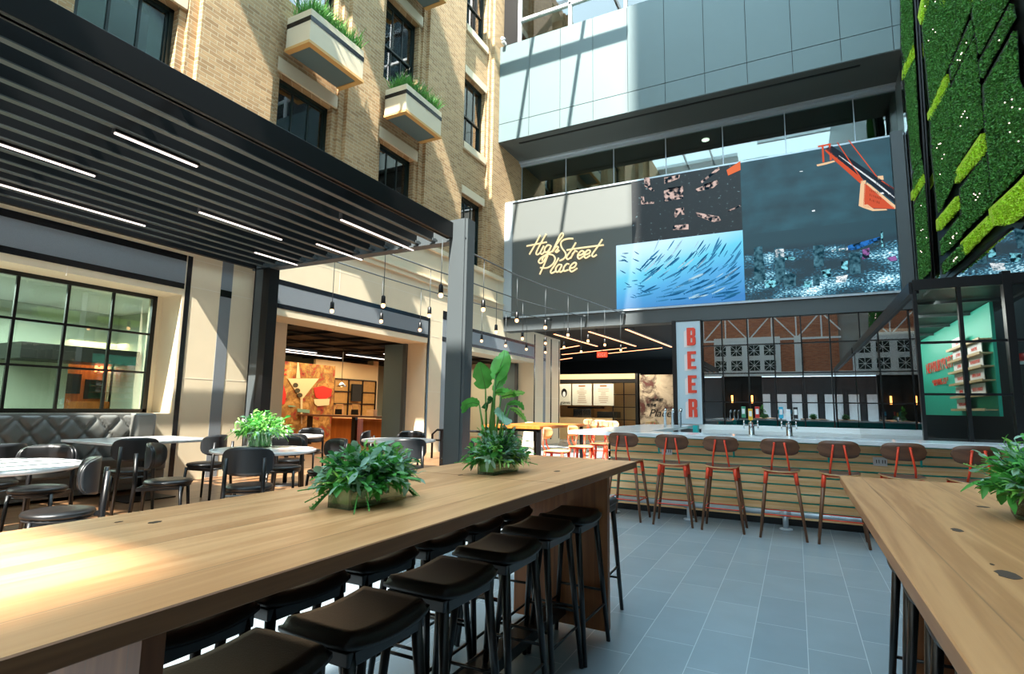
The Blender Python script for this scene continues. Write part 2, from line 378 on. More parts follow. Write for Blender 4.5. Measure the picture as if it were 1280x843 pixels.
def text_mesh(txt, size, ext=.004, name='lettering', m_=None, parent=None, mtx=None, xs=1.0, shear=0.0, align='CENTER', bold=0.0):
    cu = bpy.data.curves.new('t', 'FONT'); cu.body = txt; cu.size = size; cu.extrude = ext; cu.align_x = align; cu.shear = shear; cu.offset = bold
    to = bpy.data.objects.new('t', cu); COL.objects.link(to)
    dg = bpy.context.evaluated_depsgraph_get(); me = bpy.data.meshes.new_from_object(to.evaluated_get(dg))
    bpy.data.objects.remove(to)
    me.transform(Matrix.Diagonal((xs, 1, 1, 1)))
    if mtx is not None: me.transform(mtx)
    if parent is not None: me.transform(Matrix.Translation(-wloc(parent)))
    me.materials.clear(); me.materials.append(m_)
    o = bpy.data.objects.new(name, me); COL.objects.link(o)
    if parent is not None: o.parent = parent
    return o
FACE_NEG_Y = lambda p: Matrix.Translation(p) @ Matrix.Rotation(PI/2, 4, 'X')                 # text readable looking +y
FACE_NEG_X = lambda p: Matrix.Translation(p) @ Matrix.Rotation(-PI/2, 4, 'Z') @ Matrix.Rotation(PI/2, 4, 'X')   # readable looking +x
FACE_POS_X = lambda p: Matrix.Translation(p) @ Matrix.Rotation(PI/2, 4, 'Z') @ Matrix.Rotation(PI/2, 4, 'X')    # readable looking -x
def jit(a): return random.uniform(-a, a)

PL = .18          # raised dining platform
XF = -8.75        # left facade plane
YS = 16.3         # video wall plane
XR = 2.6          # right wall plane
RZ = 20.0         # roof height
M['windowback'] = mat('window_interior', '#4d5a55', .8)
# ------------------------------------------------------------------ floors
b = MB(); b.box((-4.2, -11, -.1), (8, 32, 0)); b.box((-16, 13.4, -.1), (-4.2, 32, 0)); struct(b.build('floor', M['tile']))
b = MB(); b.box((-9.3, -11, -.1), (-4.2, 13.4, PL)); struct(b.build('floor_platform', M['deck']))
b = MB(); b.box((-4.24, -11, PL-.03), (-4.17, 13.4, PL+.004)); struct(b.build('trim_1', M['steel']))
b = MB(); b.box((-17, 1, -.1), (-9.3, 20, PL)); struct(b.build('floor_dining_room', M['deck']))

# ------------------------------------------------------------------ left facade: limestone base
b = MB()
D = .75; xb = XF-D
def fac(y0, y1, z0, z1): b.box((xb, y0, z0), (XF, y1, z1))
fac(-11, 5.3, 0, 1.24); fac(-11, -3, 1.24, 5.77); fac(-3, 5.3, 3.14, 5.77)
fac(5.3, 7.06, 0, 5.77); fac(7.06, 12.0, 3.10, 5.77); fac(12.0, 14.0, 0, 5.77); fac(14.0, 18.8, 3.10, 5.77); fac(18.8, 21.4, 0, 4.3)
b.box((xb, 18.8, 4.3), (XF, YS+.2, 5.77)) if False else None
struct(b.build('wall_left', M['stone']))
b = MB(); b.box((XF-.6, -11, 5.66), (XF+.07, YS-.1, 5.80)); struct(b.build('trim_2', M['stone'], bevel=.02))
b = MB(); b.box((XF-.1, -11, 4.72), (XF+.045, YS-.1, 4.84)); b.box((XF-.1, -11, 4.84), (XF+.075, YS-.1, 4.90)); struct(b.build('trim_3', M['stone'], bevel=.01))
def strip(y0, y1, z0, z1, m_, nm, d=.006):
    q = MB(); q.box((XF-.02, y0, z0), (XF+d, y1, z1)); return struct(q.build(nm, m_))
nt_ = 4
for y0, y1 in ((-11, 5.32), (7.05, 12.0), (14.0, 18.8)):
    strip(y0, y1, 3.30, 3.72, M['granite'], 'trim_%d' % nt_, .004); nt_ += 1
    strip(y0, y1, 3.24, 3.33, M['blackstone'], 'trim_%d' % nt_); nt_ += 1
    strip(y0, y1, 3.70, 3.80, M['blackstone'], 'trim_%d' % nt_); nt_ += 1
for y, w_, top in ((5.34, .08, 3.8), (6.98, .08, 3.8), (12.0, .08, 3.8), (13.78, .08, 3.8), (18.82, .08, 4.2), (20.4, .10, 4.2), (21.25, .08, 4.2)):
    strip(y, y+w_, PL, top, M['blackstone'], 'trim_%d' % nt_, .008); nt_ += 1
for y, w_ in ((5.95, .21), (12.68, .25), (19.68, .22)):
    strip(y, y+w_, PL, 4.05, M['granite'], 'trim_%d' % nt_, .005); nt_ += 1
    strip(y, y+w_, 3.24, 3.36, M['blackstone'], 'trim_%d' % nt_, .009); nt_ += 1
    strip(y, y+w_, 3.86, 4.10, M['blackstone'], 'trim_%d' % nt_, .009); nt_ += 1
for z in (1.80, 3.30, 3.76, 4.3):
    for y0, y1 in (((5.3, 7.06), (12.0, 14.0), (18.8, 21.4)) if z < 3.9 else ((-11, 16.2),)):
        strip(y0, y1, z, z+.008, M['joint'], 'trim_%d' % nt_, .002); nt_ += 1
for y in (2.0, 3.7, 8.7, 10.35, 15.8):
    strip(y, y+.008, 3.1, 5.7, M['joint'], 'trim_%d' % nt_, .002); nt_ += 1

# ------------------------------------------------------------------ left facade: buff brick above
b = MB()
WIN = [(-3.1, -1.7), (.05, 1.45), (3.48, 4.91), (6.94, 8.35), (9.95, 11.32), (13.73, 15.02)]
ROWS = [(5.80, 8.0), (9.67, 12.0), (13.67, 16.0), (17.7, 19.5)]
TOPZ = 19.9
prev = -11
for i, (y0, y1) in enumerate(WIN):
    b.box((XF-.9, prev, 5.77), (XF, y0-.28, TOPZ))                                     # pier
    for s0, s1 in ((y0-.28, y0-.12), (y1+.12, y1+.28)): b.box((XF-.9, s0, 5.77), (XF-.10, s1, TOPZ))
    for s0, s1 in ((y0-.12, y0), (y1, y1+.12)): b.box((XF-.9, s0, 5.77), (XF-.17, s1, TOPZ))
    zz = 5.77
    for z0, z1 in ROWS:
        if z0 > zz+.05: b.box((XF-.9, y0, zz), (XF-.17, y1, z0))
        zz = z1
    b.box((XF-.9, y0, zz), (XF-.17, y1, TOPZ))
    prev = y1+.28
b.box((XF-.9, prev, 5.77), (XF, 24, TOPZ))
struct(b.build('wall_left_upper', M['brick']))
# upper windows
def sash_window(n, y0, y1, z0, z1, sill):
    root = bpy.data.objects.new('window_%d' % n, None); COL.objects.link(root); root.location = (XF-.35, (y0+y1)/2, z0); struct(root)
    X = XF-.42; f = MB()
    t = .07
    f.box((X, y0, z0), (X+.1, y0+t, z1)); f.box((X, y1-t, z0), (X+.1, y1, z1)); f.box((X, y0, z1-t), (X+.1, y1, z1)); f.box((X, y0, z0), (X+.1, y1, z0+t))
    f.build('window_frame', M['greenframe'], root)
    zm = z0+(z1-z0)*.46
    for a, c, dx in ((z0+t, zm+.03, .0), (zm-.03, z1-t, .03)):
        g = MB(); xx = X+dx
        g.box((xx, y0+t, c-.05), (xx+.045, y1-t, c)); g.box((xx, y0+t, a), (xx+.045, y1-t, a+.05))
        g.box((xx, y0+t, a), (xx+.045, y0+t+.04, c)); g.box((xx, y1-t-.04, a), (xx+.045, y1-t, c))
        for k in (1, 2):
            y = y0+t+(y1-y0-2*t)*k/3; g.box((xx, y-.018, a), (xx+.04, y+.018, c))
        s_ = g.build('sash', M['greenframe'], root)
        p_ = MB(); p_.box((xx+.015, y0+t, a+.01), (xx+.022, y1-t, c-.01)); p_.build('pane', M['glass'], s_)
    q = MB(); q.box((X-.12, y0+.05, z0+(z1-z0)*random.uniform(.3, .5)), (X-.11, y0+(y1-y0)*random.uniform(.35, .5), z1)); q.box((X-.12, y0+(y1-y0)*random.uniform(.75, .85), z0), (X-.11, y1-.05, z1)); q.build('blind_and_reflection', M['blind_and_reflection'], root)  # pale sheets stand for curtains and for sky reflected in the panes
    q = MB(); q.box((X-.45, y0, z0), (X-.43, y1, z1)); q.build('window_back', M['windowback'], root)
    if sill:
        q = MB(); q.box((X, y0-.05, z0-.22), (XF-.1, y1+.05, z0)); q.build('window_sill', M['stone'], root)
        q = MB(); q.box((XF-.19, y0-.05, z1), (XF-.13, y1+.05, z1+.25)); q.build('window_lintel', M['stone'], root)
n = 1
for y0, y1 in WIN[2:]:
    for r, (z0, z1) in enumerate(ROWS[:3]):
        sash_window(n, y0, y1, z0, z1, y0 > 13); n += 1

# ------------------------------------------------------------------ dining room and door opening in the facade
b = MB()
b.box((-17.2, 6.4, 0), (-17, 20, 3.4)); b.box((-17, 20, 0), (XF-.7, 20.2, 3.4)); b.box((-17, 6.4, 0), (xb, 6.6, 3.4)); struct(b.build('wall_dining_room', M['roomwall']))
b = MB(); b.box((-17, 6.5, 3.22), (xb+.0, 20, 3.3)); struct(b.build('ceiling_dining_room', M['ceil']))
b = MB()
for k in range(9): b.box((-16.8, 7.2+k*1.3, 3.15), (-9.8, 7.26+k*1.3, 3.22))
for k in range(4): b.tube([(-11-k*1.6, 6.8, 3.19), (-11-k*1.6, 19.5, 3.19)], .04, 8)
struct(b.build('ceiling_ducts', M['ceil']))
for k, (x, y) in enumerate(((-9.9, 8.05), (-15.2, 17.2))):
    b = MB(); b.box((x-.3, y, PL), (x, y+.32, 3.2)); struct(b.build('wall_column_%d' % (k+1), M['stone']))
# folded grey leaf of the doors, in the opening
def folded(y0, nm):
    root = bpy.data.objects.new(nm, None); COL.objects.link(root); root.location = (-9.7, y0, PL); struct(root)
    q = MB(); q.box((-10.15, y0, PL), (-9.42, y0+.07, 3.09)); q.build('door_leaf', M['panel'], root)
    q = MB(); q.box((-9.50, y0-.02, PL), (-9.40, y0+.09, 3.1)); q.build('door_stile', M['steel'], root)
    q = MB(); q.box((xb, y0-.0, 3.1), (XF-.1, y0+.0+.02, 3.14)); q.build('door_track', M['black'], root)
folded(11.93, 'door_1'); folded(18.7, 'door_2')
# bench window: gridded steel window in the deep stone reveal
root = bpy.data.objects.new('window_20', None); COL.objects.link(root); root.location = (-9.3, 1, 1.25); struct(root)
X = -9.3; f = MB()
f.box((X-.03, -3, 1.24), (X+.03, 5.2, 1.30)); f.box((X-.03, -3, 3.08), (X+.03, 5.2, 3.14)); f.box((X-.03, 5.15, 1.24), (X+.03, 5.22, 3.14)); f.box((X-.03, -3, 1.24), (X+.03, -2.94, 3.14))
f.build('window_frame', M['black'], root)
g = MB()
for k in range(13): y = 4.58-k*.59; g.box((X-.02, y-.018, 1.25), (X+.02, y+.018, 3.12))
for z in (1.88, 2.50): g.box((X-.022, -3, z-.016), (X+.022, 5.18, z+.016))
g.build('glazing_bars', M['black'], root)
q = MB(); q.box((X-.006, -2.95, 1.28), (X+.0, 5.16, 3.1)); q.build('pane', M['glass'], root)
q = MB(); q.box((-9.5, 5.22, 1.2), (-9.27, 5.4, 3.2)); struct(q.build('trim_60', M['stone']))
# room behind that window
b = MB(); b.box((-12.7, -4, 0), (-12.6, 5.55, 3.3)); b.box((-12.7, 6.36, 0), (-12.6, 8, 3.3)); b.box((-12.7, 5.55, 2.35), (-12.6, 6.36, 3.3)); b.box((-12.6, -4.1, 0), (-9.4, -4, 3.3)); b.box((-12.7, 6.36, 0), (xb, 6.42, 3.3))
struct(b.build('wall_bench_room', M['roomwall']))
b = MB(); b.box((-13.6, -4, 3.2), (xb, 6.4, 3.3)); struct(b.build('ceiling_bench_room', M['white']))
b = MB(); b.box((-13.6, -4, -.1), (-9.3, 6.4, .18)); struct(b.build('floor_bench_room', M['deck']))
b = MB(); b.box((-12.58, -3.5, 2.5), (-12.2, 3.4, 3.2)); struct(b.build('ceiling_bulkhead', M['white']))
b = MB(); b.box((-12.55, 4.4, 2.12), (-11.6, 6.3, 2.4)); struct(b.build('trim_61', M['black'], bevel=.01))
# kiosk with orange neon seen through the window
kx = -12.9
k = thing('market_kiosk', 'orange wood market kiosk with red neon letters seen through the grid window', 'kiosk', (kx, 5.9, PL))
q = MB(); q.box((kx-.4, 5.3, PL), (kx, 6.5, 2.3)); q.build('kiosk_body', M['cabinet'], k)
q = MB(); q.box((kx, 5.55, PL), (kx+.28, 6.36, 1.40)); q.build('kiosk_counter', M['cabinet'], k, bevel=.01)
q = MB(); q.box((kx+.0, 5.6, 1.55), (kx+.03, 5.92, 1.95)); q.build('kiosk_screen', M['black'], k)
q = MB(); q.box((kx+.0, 6.0, 1.45), (kx+.04, 6.3, 1.85)); q.build('kiosk_shelf', M['black'], k)
text_mesh('MA', .19, .01, 'neon_letters', M['neon'], k, FACE_POS_X(Vector((kx+.32, 6.14, 2.0))), xs=1.1, bold=.004)
q = MB(); q.box((-12.59, 3.95, 1.28), (-12.57, 4.12, 1.42)); q.box((-12.57, 3.98, 1.31), (-12.56, 4.02, 1.39)); q.box((-12.57, 4.05, 1.31), (-12.56, 4.09, 1.39))
tag(q.build('light_switch', M['white']), 'white double wall switch seen through the lower panes of the grid window', 'switch')

# ------------------------------------------------------------------ cement panel wall, soffit, glazing over the screen
ZP = 10.5; root = None
b = MB(); b.box((XF-.6, 15.72, ZP), (2.9, 16.6, 14.05)); struct(b.build('wall_back_upper', M['panelgap']))
xs = [XF-.0]+[-7.59+1.132*i for i in range(10)]+[2.9]
npn = 1
for i in range(len(xs)-1):
    for z0, z1 in ((ZP, 11.14), (11.16, 14.05)):
        q = MB(); q.box((xs[i]+.008, 15.69, z0), (xs[i+1]-.008, 15.73, z1)); struct(q.build('wall_panel_%d' % npn, M['panel'])); npn += 1
b = MB(); b.box((XF-.6, 15.71, ZP-.02), (2.9, 17.6, ZP+.06)); struct(b.build('ceiling_soffit', M['soffit']))
b = MB(); b.box((-8.1, 15.98, ZP-.03), (1.9, 16.06, ZP-.015)); struct(b.build('trim_62', M['black']))
b = MB(); b.box((XF, 17.42, ZP-.16), (2.9, 17.56, ZP-.02)); b.box((XF, 17.3, ZP-.08), (2.9, 17.42, ZP-.02)); struct(b.build('trim_63', M['greymetal']))
root = bpy.data.objects.new('window_21', None); COL.objects.link(root); root.location = (-3, 17.5, 8.3); struct(root)
q = MB(); q.box((XF, 17.50, 8.2), (2.9, 17.52, ZP-.1)); q.build('pane', M['atrgl'], root)
q = MB()
for x in [-8.72+1.76*i for i in range(7)]: q.box((x-.012, 17.49, 8.2), (x+.012, 17.53, ZP-.1))
q.build('glazing_joint', M['greymetal'], root)
b = MB(); b.box((XF, 20.6, 8.2), (2.9, 20.7, 10.6)); struct(b.build('wall_gallery', M['roomwall']))
b = MB(); b.box((XF, 17.6, ZP-.05), (2.9, 20.7, ZP+.05)); struct(b.build('ceiling_gallery', M['soffit']))
b = MB(); b.box((XF-.6, 16.45, 8.3), (2.9, 20.7, 8.4)); struct(b.build('floor_gallery', M['soffit']))
q = MB(); q.lathe([(.12, 0), (.12, .02)], (-2.3, 18.4, ZP-.08), 16); tag(q.build('downlight', M['led']), 'small round downlight in the gallery ceiling above the screen', 'light')
# window band above the panels
root = bpy.data.objects.new('window_22', None); COL.objects.link(root); root.location = (-3, 15.95, 14.05); struct(root)
q = MB(); q.box((-8.05, 15.95, 14.05), (2.9, 15.97, 18)); q.build('pane', M['atrgl'], root)
q = MB()
for x in (-8.1, -6.2, -4.3, -2.3, -.3, 1.7): q.box((x-.05, 15.88, 14.05), (x+.05, 15.98, 18))
q.box((-8.1, 15.88, 14.98), (2.9, 15.98, 15.07)); q.build('window_frame', M['white'], root)
b = MB(); b.box((XF, 15.95, 14.0), (-8.1, 16.3, 18)); struct(b.build('trim_64', M['black']))
b = MB(); b.box((-8, 18.5, 14.05), (2.9, 18.6, 18)); struct(b.build('wall_office', M['roomwall']))

# ------------------------------------------------------------------ video wall
b = MB(); b.box((XF, YS, 4.42), (2.86, YS+.5, 8.50)); struct(b.build('wall_back', M['darkgreypanel']))
b = MB(); b.box((XF+.02, YS-.04, 4.40), (2.45, YS+.0, 4.46)); b.box((XF+.02, YS-.04, 8.48), (2.86, YS+.4, 8.53)); b.box((XF-.0, YS-.04, 4.4), (XF+.3, YS, 8.5)); struct(b.build('trim_65', M['greymetal']))
b = MB(); b.box((2.46, YS-.16, 4.0), (2.72, YS+.1, 8.56)); b.box((2.76, YS-.1, 4.0), (2.86, YS+.1, 8.5)); struct(b.build('trim_66', M['steel']))
b = MB(); b.box((XF-.2, YS+.02, 3.98), (2.9, YS+.5, 4.42)); struct(b.build('trim_67', M['steel']))
# screens: thin lit panels mounted on the wall, with what they show
def screenmat(name, kind, x0, z0, wd, ht):
    mt, nt, p = node_mat(name); setin(p, 'Base Color', (.012, .014, .016, 1)); setin(p, 'Roughness', .6)
    g = nt.nodes.new('ShaderNodeNewGeometry'); mp = nt.nodes.new('ShaderNodeMapping')
    mp.inputs['Location'].default_value = (-x0/wd, 0, -z0/ht); mp.inputs['Scale'].default_value = (1/wd, 0, 1/ht)
    nt.links.new(g.outputs['Position'], mp.inputs['Vector']); L = nt.links.new
    s = nt.nodes.new('ShaderNodeSeparateXYZ'); L(mp.outputs[0], s.inputs[0])
    def ramp(src, stops):
        r = nt.nodes.new('ShaderNodeValToRGB'); L(src, r.inputs[0]); e = r.color_ramp.elements
        e[0].position, e[0].color = stops[0][0], lin(stops[0][1]); e[1].position, e[1].color = stops[-1][0], lin(stops[-1][1])
        for q, c in stops[1:-1]: k = e.new(q); k.color = lin(c)
        return r.outputs[0]
    if kind == 'fish':
        n = nt.nodes.new('ShaderNodeTexNoise'); setin(n, 'Scale', 1.6); L(mp.outputs[0], n.inputs['Vector'])
        a = nt.nodes.new('ShaderNodeMath'); a.operation = 'MULTIPLY_ADD'; a.inputs[1].default_value = .35; L(n.outputs[0], a.inputs[0])
        c = nt.nodes.new('ShaderNodeMath'); c.operation = 'MULTIPLY_ADD'; c.inputs[1].default_value = -.35; L(s.outputs['X'], c.inputs[0]); L(s.outputs['Z'], c.inputs[2]); L(c.outputs[0], a.inputs[2])
        col = ramp(a.outputs[0], [(0, '#2f76b4'), (.35, '#4aa0d2'), (.62, '#5cc0dc'), (1, '#bfe2f2')]); st = .38
    elif kind == 'sea':
        n = nt.nodes.new('ShaderNodeTexNoise'); setin(n, 'Scale', 5.0); setin(n, 'Detail', 8); L(mp.outputs[0], n.inputs['Vector'])
        col = ramp(n.outputs[0], [(.3, '#0f2f3a'), (.7, '#20505e')]); st = .34
    elif kind == 'night':
        v = nt.nodes.new('ShaderNodeTexVoronoi'); setin(v, 'Scale', 40.0); m2 = nt.nodes.new('ShaderNodeMapping'); m2.inputs['Scale'].default_value = (2.2, 1, 2.6)
        L(mp.outputs[0], m2.inputs['Vector']); L(m2.outputs[0], v.inputs['Vector'])
        n = nt.nodes.new('ShaderNodeTexNoise'); setin(n, 'Scale', 26.0); setin(n, 'Detail', 8); L(m2.outputs[0], n.inputs['Vector'])
        n2 = nt.nodes.new('ShaderNodeTexNoise'); setin(n2, 'Scale', 3.5); L(mp.outputs[0], n2.inputs['Vector'])
        mu = nt.nodes.new('ShaderNodeMath'); mu.operation = 'MULTIPLY'; L(n.outputs[0], mu.inputs[0]); L(n2.outputs[0], mu.inputs[1])
        # horizon fade
        fz = nt.nodes.new('ShaderNodeMapRange'); setin(fz, 'From Min', .66); setin(fz, 'From Max', .80); setin(fz, 'To Min', 1.0); setin(fz, 'To Max', 0.0); L(s.outputs['Z'], fz.inputs[0])
        m3 = nt.nodes.new('ShaderNodeMath'); m3.operation = 'MULTIPLY'; L(mu.outputs[0], m3.inputs[0]); L(fz.outputs[0], m3.inputs[1])
        col = ramp(m3.outputs[0], [(0, '#12343f'), (.22, '#0c2430'), (.29, '#1d5e78'), (.35, '#8cc9dc'), (.44, '#f2fbff')]); st = .42
    else:
        n = nt.nodes.new('ShaderNodeTexNoise'); setin(n, 'Scale', 30.0); setin(n, 'Detail', 6); L(mp.outputs[0], n.inputs['Vector'])
        col = ramp(n.outputs[0], [(.5, '#0c1318'), (.64, '#141d22'), (.70, '#7f9da4')]); st = .32
    L(col, p.inputs['Emission Color']); setin(p, 'Emission Strength', st)
    return mt
xa = at_y(771, 340, YS).x; xa2 = at_y(790, 250, YS).x; xc = at_y(928.5, 290, YS).x; zb = at_y(850, 298, YS).z; zc = at_y(1030, 283, YS).z
scr = thing('video_wall', 'large video wall above the bar showing fish, bridge and city pictures', 'screen', ((xa+2.45)/2, YS-.03, 4.5))
def scrpanel(nm, x0, x1, z0, z1, kind, lab):
    q = MB(); q.box((x0, YS-.05, z0), (x1, YS-.0, z1)); o = q.build(nm, screenmat(nm+'_picture', kind, x0, z0, x1-x0, z1-z0), scr); o['label'] = lab; return o
s_city = scrpanel('aerial_screen', xa2, xc, zb, 8.48, 'dark', 'screen section with a dark aerial view of lit rooftops')
s_fish = scrpanel('fish_screen', xa, xc, 4.46, zb, 'fish', 'screen section with a shoal of fish in blue water')
s_sea = scrpanel('bridge_screen', xc, 2.45, zc, 8.48, 'sea', 'screen section with an orange suspension bridge over dark sea')
s_night = scrpanel('night_city_screen', xc, 2.45, 4.46, zc, 'night', 'screen section with a city at night')
YI = YS-.056
def pic(polys, name, m_, parent):
    """flat picture pieces on the screen; polys are lists of photo points"""
    q = MB()
    for P in polys:
        pts = [at_y(x, y, YI) for x, y in P]; n = len(q.v); q.v += pts; q.f.append(list(range(n, n+len(pts)))); q.mi.append(0); q.smooth.append(False)
    o = q.build(name, m_, parent, recalc=False)
    o.matrix_parent_inverse = Matrix.Identity(4)
    return o
def crop(x0, y0, s): return lambda L: [(x0+x/s, y0+y/s) for x, y in L]
E_ = {k: emis('screen_'+k, c, .33) for k, c in dict(orange='#c9553a', orange2='#e0744c', cream='#e8c39a', road='#26303a', white='#e6eef2', dfish='#1f5c86', lfish='#a9cfe0', mfish='#3b7fa8', brown='#7a3b2c', deepblue='#10161c', pink='#d9b9b0', cyan='#7fd0e0', magenta='#8d5f9a', blue='#2a6db8').items()}
for k_, c_, sc__ in (('pink', '#cdb3aa', 9), ('cyan', '#7fd0e0', 11), ('magenta', '#8d5f9a', 10), ('blue', '#2a6db8', 10)): E_[k_] = emis_noise('screen_noisy_'+k_, c_, .36, sc__, .42, .58, '#10242e')
E_['tower'] = emis_noise('screen_tower', '#5f95a8', .3, 9, .35, .75, '#143543')
E_['litwhite'] = emis_noise('screen_litwhite', '#e6eef2', .36, 12, .4, .55, '#2d6474')
C = crop(980, 170, 7.6625)
pic([C([(430,100),(460,95),(1115,545),(1125,690),(800,440),(740,400),(400,130)])], 'bridge_road', E_['road'], s_sea)
pic([C([(390,140),(410,120),(760,420),(735,460),(500,250)]), C([(360,85),(378,83),(388,250),(368,255)]), C([(425,75),(445,72),(460,230),(440,235)]), C([(320,95),(450,70),(450,85),(330,110)]),
     C([(770,455),(800,470),(1060,690),(1060,700),(780,690),(760,680)]), C([(505,62),(515,60),(750,415),(735,415)]), C([(612,40),(625,40),(895,390),(885,395)]), C([(940,425),(1112,540),(1112,555),(930,432)])], 'bridge_steelwork', E_['orange'], s_sea)
pic([C([(735,430),(785,425),(770,660),(760,690),(715,670)]), C([(895,385),(950,380),(955,420),(900,420)]), C([(310,275),(480,235),(490,248),(400,275),(320,292)]), C([(790,445),(830,470),(1095,690),(1060,700),(790,470)]), C([(715,670),(760,690),(850,720),(990,712),(980,700),(860,700),(800,655)])], 'bridge_stonework', E_['cream'], s_sea)
pic([C([(520,190),(530,188),(900,450),(1122,640),(1122,648),(890,465)]), C([(265,715),(295,708),(298,722),(270,726)]), C([(150,338),(180,335),(180,342),(150,344)]), C([(915,545),(950,540),(960,555),(930,558)]), C([(995,545),(1020,545),(1025,560),(1000,558)])], 'bridge_lights', E_['white'], s_sea)
ll = []
for i in range(26):
    x = 820+(i % 7)*17; y = 500+(i//7)*45+(x-800)*.35
    ll.append(C([(x, y), (x+9, y+3), (x+9, y+26), (x, y+22)]))
pic(ll[:20], 'bridge_lattice', E_['brown'], s_sea)
C = crop(780, 190, 4.2125)
pic([C([(210,205),(312,178),(312,245),(210,262)]), C([(212,135),(295,120),(290,140),(212,170)]), C([(378,195),(490,148),(498,165),(470,190),(380,210)]), C([(378,318),(500,340),(512,362),(470,370),(430,355),(380,335)]),
     C([(105,135),(135,135),(138,180),(160,205),(150,208),(108,180)]), C([(90,235),(105,235),(108,262),(158,262),(158,273),(90,277)]), C([(270,300),(315,292),(318,330),(305,332),(300,312),(275,345),(262,345)]), C([(258,388),(340,380),(340,408),(258,412)]), C([(405,155),(500,78),(505,92),(410,165)]),
     C([(545,310),(610,280),(612,288),(550,316)])], 'lit_rooftops', E_['pink'], s_city)
pic([C([(230,190),(300,180),(298,225),(280,205),(240,205)]), C([(270,215),(290,205),(290,235),(272,240)]), C([(420,170),(470,155),(470,165),(430,182)])], 'rooftop_shadows', E_['deepblue'], s_city)
pic([C([(540,95),(612,48),(614,95),(548,125)])], 'lit_quay', E_['orange2'], s_city)
# fish
def fish(cx, cy, L, ang, w=.2):
    c, s = math.cos(ang), math.sin(ang)
    sh = [(.5, 0), (.3, .5), (0, .62), (-.3, .35), (-.4, .12), (-.5, .8), (-.46, 0), (-.5, -.8), (-.4, -.12), (-.3, -.35), (0, -.5), (.3, -.4)]
    return [(cx+(x*c*L-y*w*L*s*.5), cy+(x*s*L+y*w*L*c*.5)) for x, y in sh]
FX = {'dfish': [], 'mfish': [], 'lfish': []}
rf = random.Random(3)
for i in range(150):
    t = rf.random(); u = rf.random()
    px = 800+t*122; py = 304+u*72
    if px+py*.6 < 1003: continue
    ang = math.radians(-62+u*52+rf.uniform(-8, 8))
    FX[rf.choice(['dfish', 'mfish', 'dfish', 'mfish', 'mfish', 'lfish'])].append(fish(px, py, rf.uniform(10, 26), ang, .17))
for i in range(26): FX['dfish'].append(fish(rf.uniform(778, 815), rf.uniform(312, 372), rf.uniform(4, 10), math.radians(rf.uniform(-20, 50)), .3))
for k, v in FX.items(): pic([[(min(927, x), min(378, y)) for x, y in P] for P in v], 'shoal_of_fish', E_[k], s_fish)
# night city towers
C = crop(920, 160, 4.0045)
bl = {'tower': [], 'cyan': [], 'litwhite': [], 'blue': [], 'magenta': []}
bl['tower'] += [C([(90,600),(130,590),(150,760),(90,790)]), C([(190,600),(240,600),(250,770),(200,780)]), C([(385,590),(440,585),(440,690),(390,700)]), C([(565,625),(620,620),(625,730),(570,735)]), C([(240,735),(275,725),(300,735),(300,792),(235,796)]), C([(385,740),(420,735),(420,790),(385,790)])]
bl['litwhite'] += [C([(195,608),(240,605),(242,645),(197,650)]), C([(478,610),(560,600),(560,612),(480,620)]), C([(500,745),(560,735),(550,770),(500,775)])]
bl['cyan'] += [C([(240,640),(300,650),(290,662),(245,660)]), C([(140,770),(180,755),(210,775),(190,800),(150,800)]), C([(425,715),(475,705),(475,745),(440,750)]), C([(525,670),(560,665),(560,710),(528,712)]), C([(340,770),(380,765),(380,795),(335,800)]), C([(725,520),(735,515),(738,600),(728,600)])]
bl['blue'] += [C([(560,590),(720,545),(725,560),(600,610),(560,612)])]; bl['magenta'] += [C([(632,610),(668,600),(668,650),(632,660)]), C([(755,650),(800,640),(808,665),(770,668)])]
for k, v in bl.items(): pic(v, 'lit_towers', E_[k], s_night)

# script sign: strokes of metal lettering
LG = {
 'H': [[(213,205),(172,280),(130,352)], [(258,195),(215,270),(182,338),(192,352),(215,335)], [(110,288),(180,274),(262,258)]],
 'i': [[(240,285),(214,336),(226,348),(246,328)], [(253,262),(258,256)]],
 'g': [[(292,284),(268,281),(246,308),(250,334),(275,322),(296,284),(268,345),(240,400),(212,417),(200,402),(220,375),(262,350),(300,328)]],
 'h': [[(300,330),(345,260),(383,212),(380,190),(362,205),(335,262),(303,333)], [(303,333),(328,297),(346,292),(344,308),(328,328),(338,334),(356,318)]],
 'S': [[(460,232),(425,232),(388,242),(368,264),(374,298),(400,335),(404,362),(385,386),(357,398)]],
 't': [[(482,260),(445,320),(412,366),(418,388),(445,372)], [(412,318),(470,308),(560,296),(640,286),(690,280)]],
 'r': [[(478,318),(458,350),(440,382)], [(452,352),(476,326),(492,330)]],
 'e': [[(500,360),(530,348),(540,330),(522,324),(500,345),(494,368),(506,384),(538,364)]],
 'second_e': [[(550,354),(580,342),(588,324),(572,318),(550,338),(544,362),(556,378),(590,356)]],
 'second_t': [[(680,236),(640,298),(604,350),(612,368),(638,352)]],
 'P': [[(270,358),(240,430),(208,502)], [(212,450),(262,452),(305,425),(324,385),(308,356),(272,350),(238,368),(226,398)]],
 'l': [[(352,376),(318,436),(292,474),(298,492),(330,476)]],
 'a': [[(376,430),(352,428),(330,455),(334,482),(352,476),(376,432),(358,470),(366,484),(388,468)]],
 'c': [[(430,424),(412,422),(390,450),(392,476),(424,466)]],
 'third_e': [[(438,456),(470,445),(484,418),(466,414),(442,436),(434,464),(450,480),(492,454)]],
}
lg = thing('script_sign', 'cream script letters reading High Street Place on the dark panel left of the fish', 'sign', (-6.9, YS-.02, 5.9))
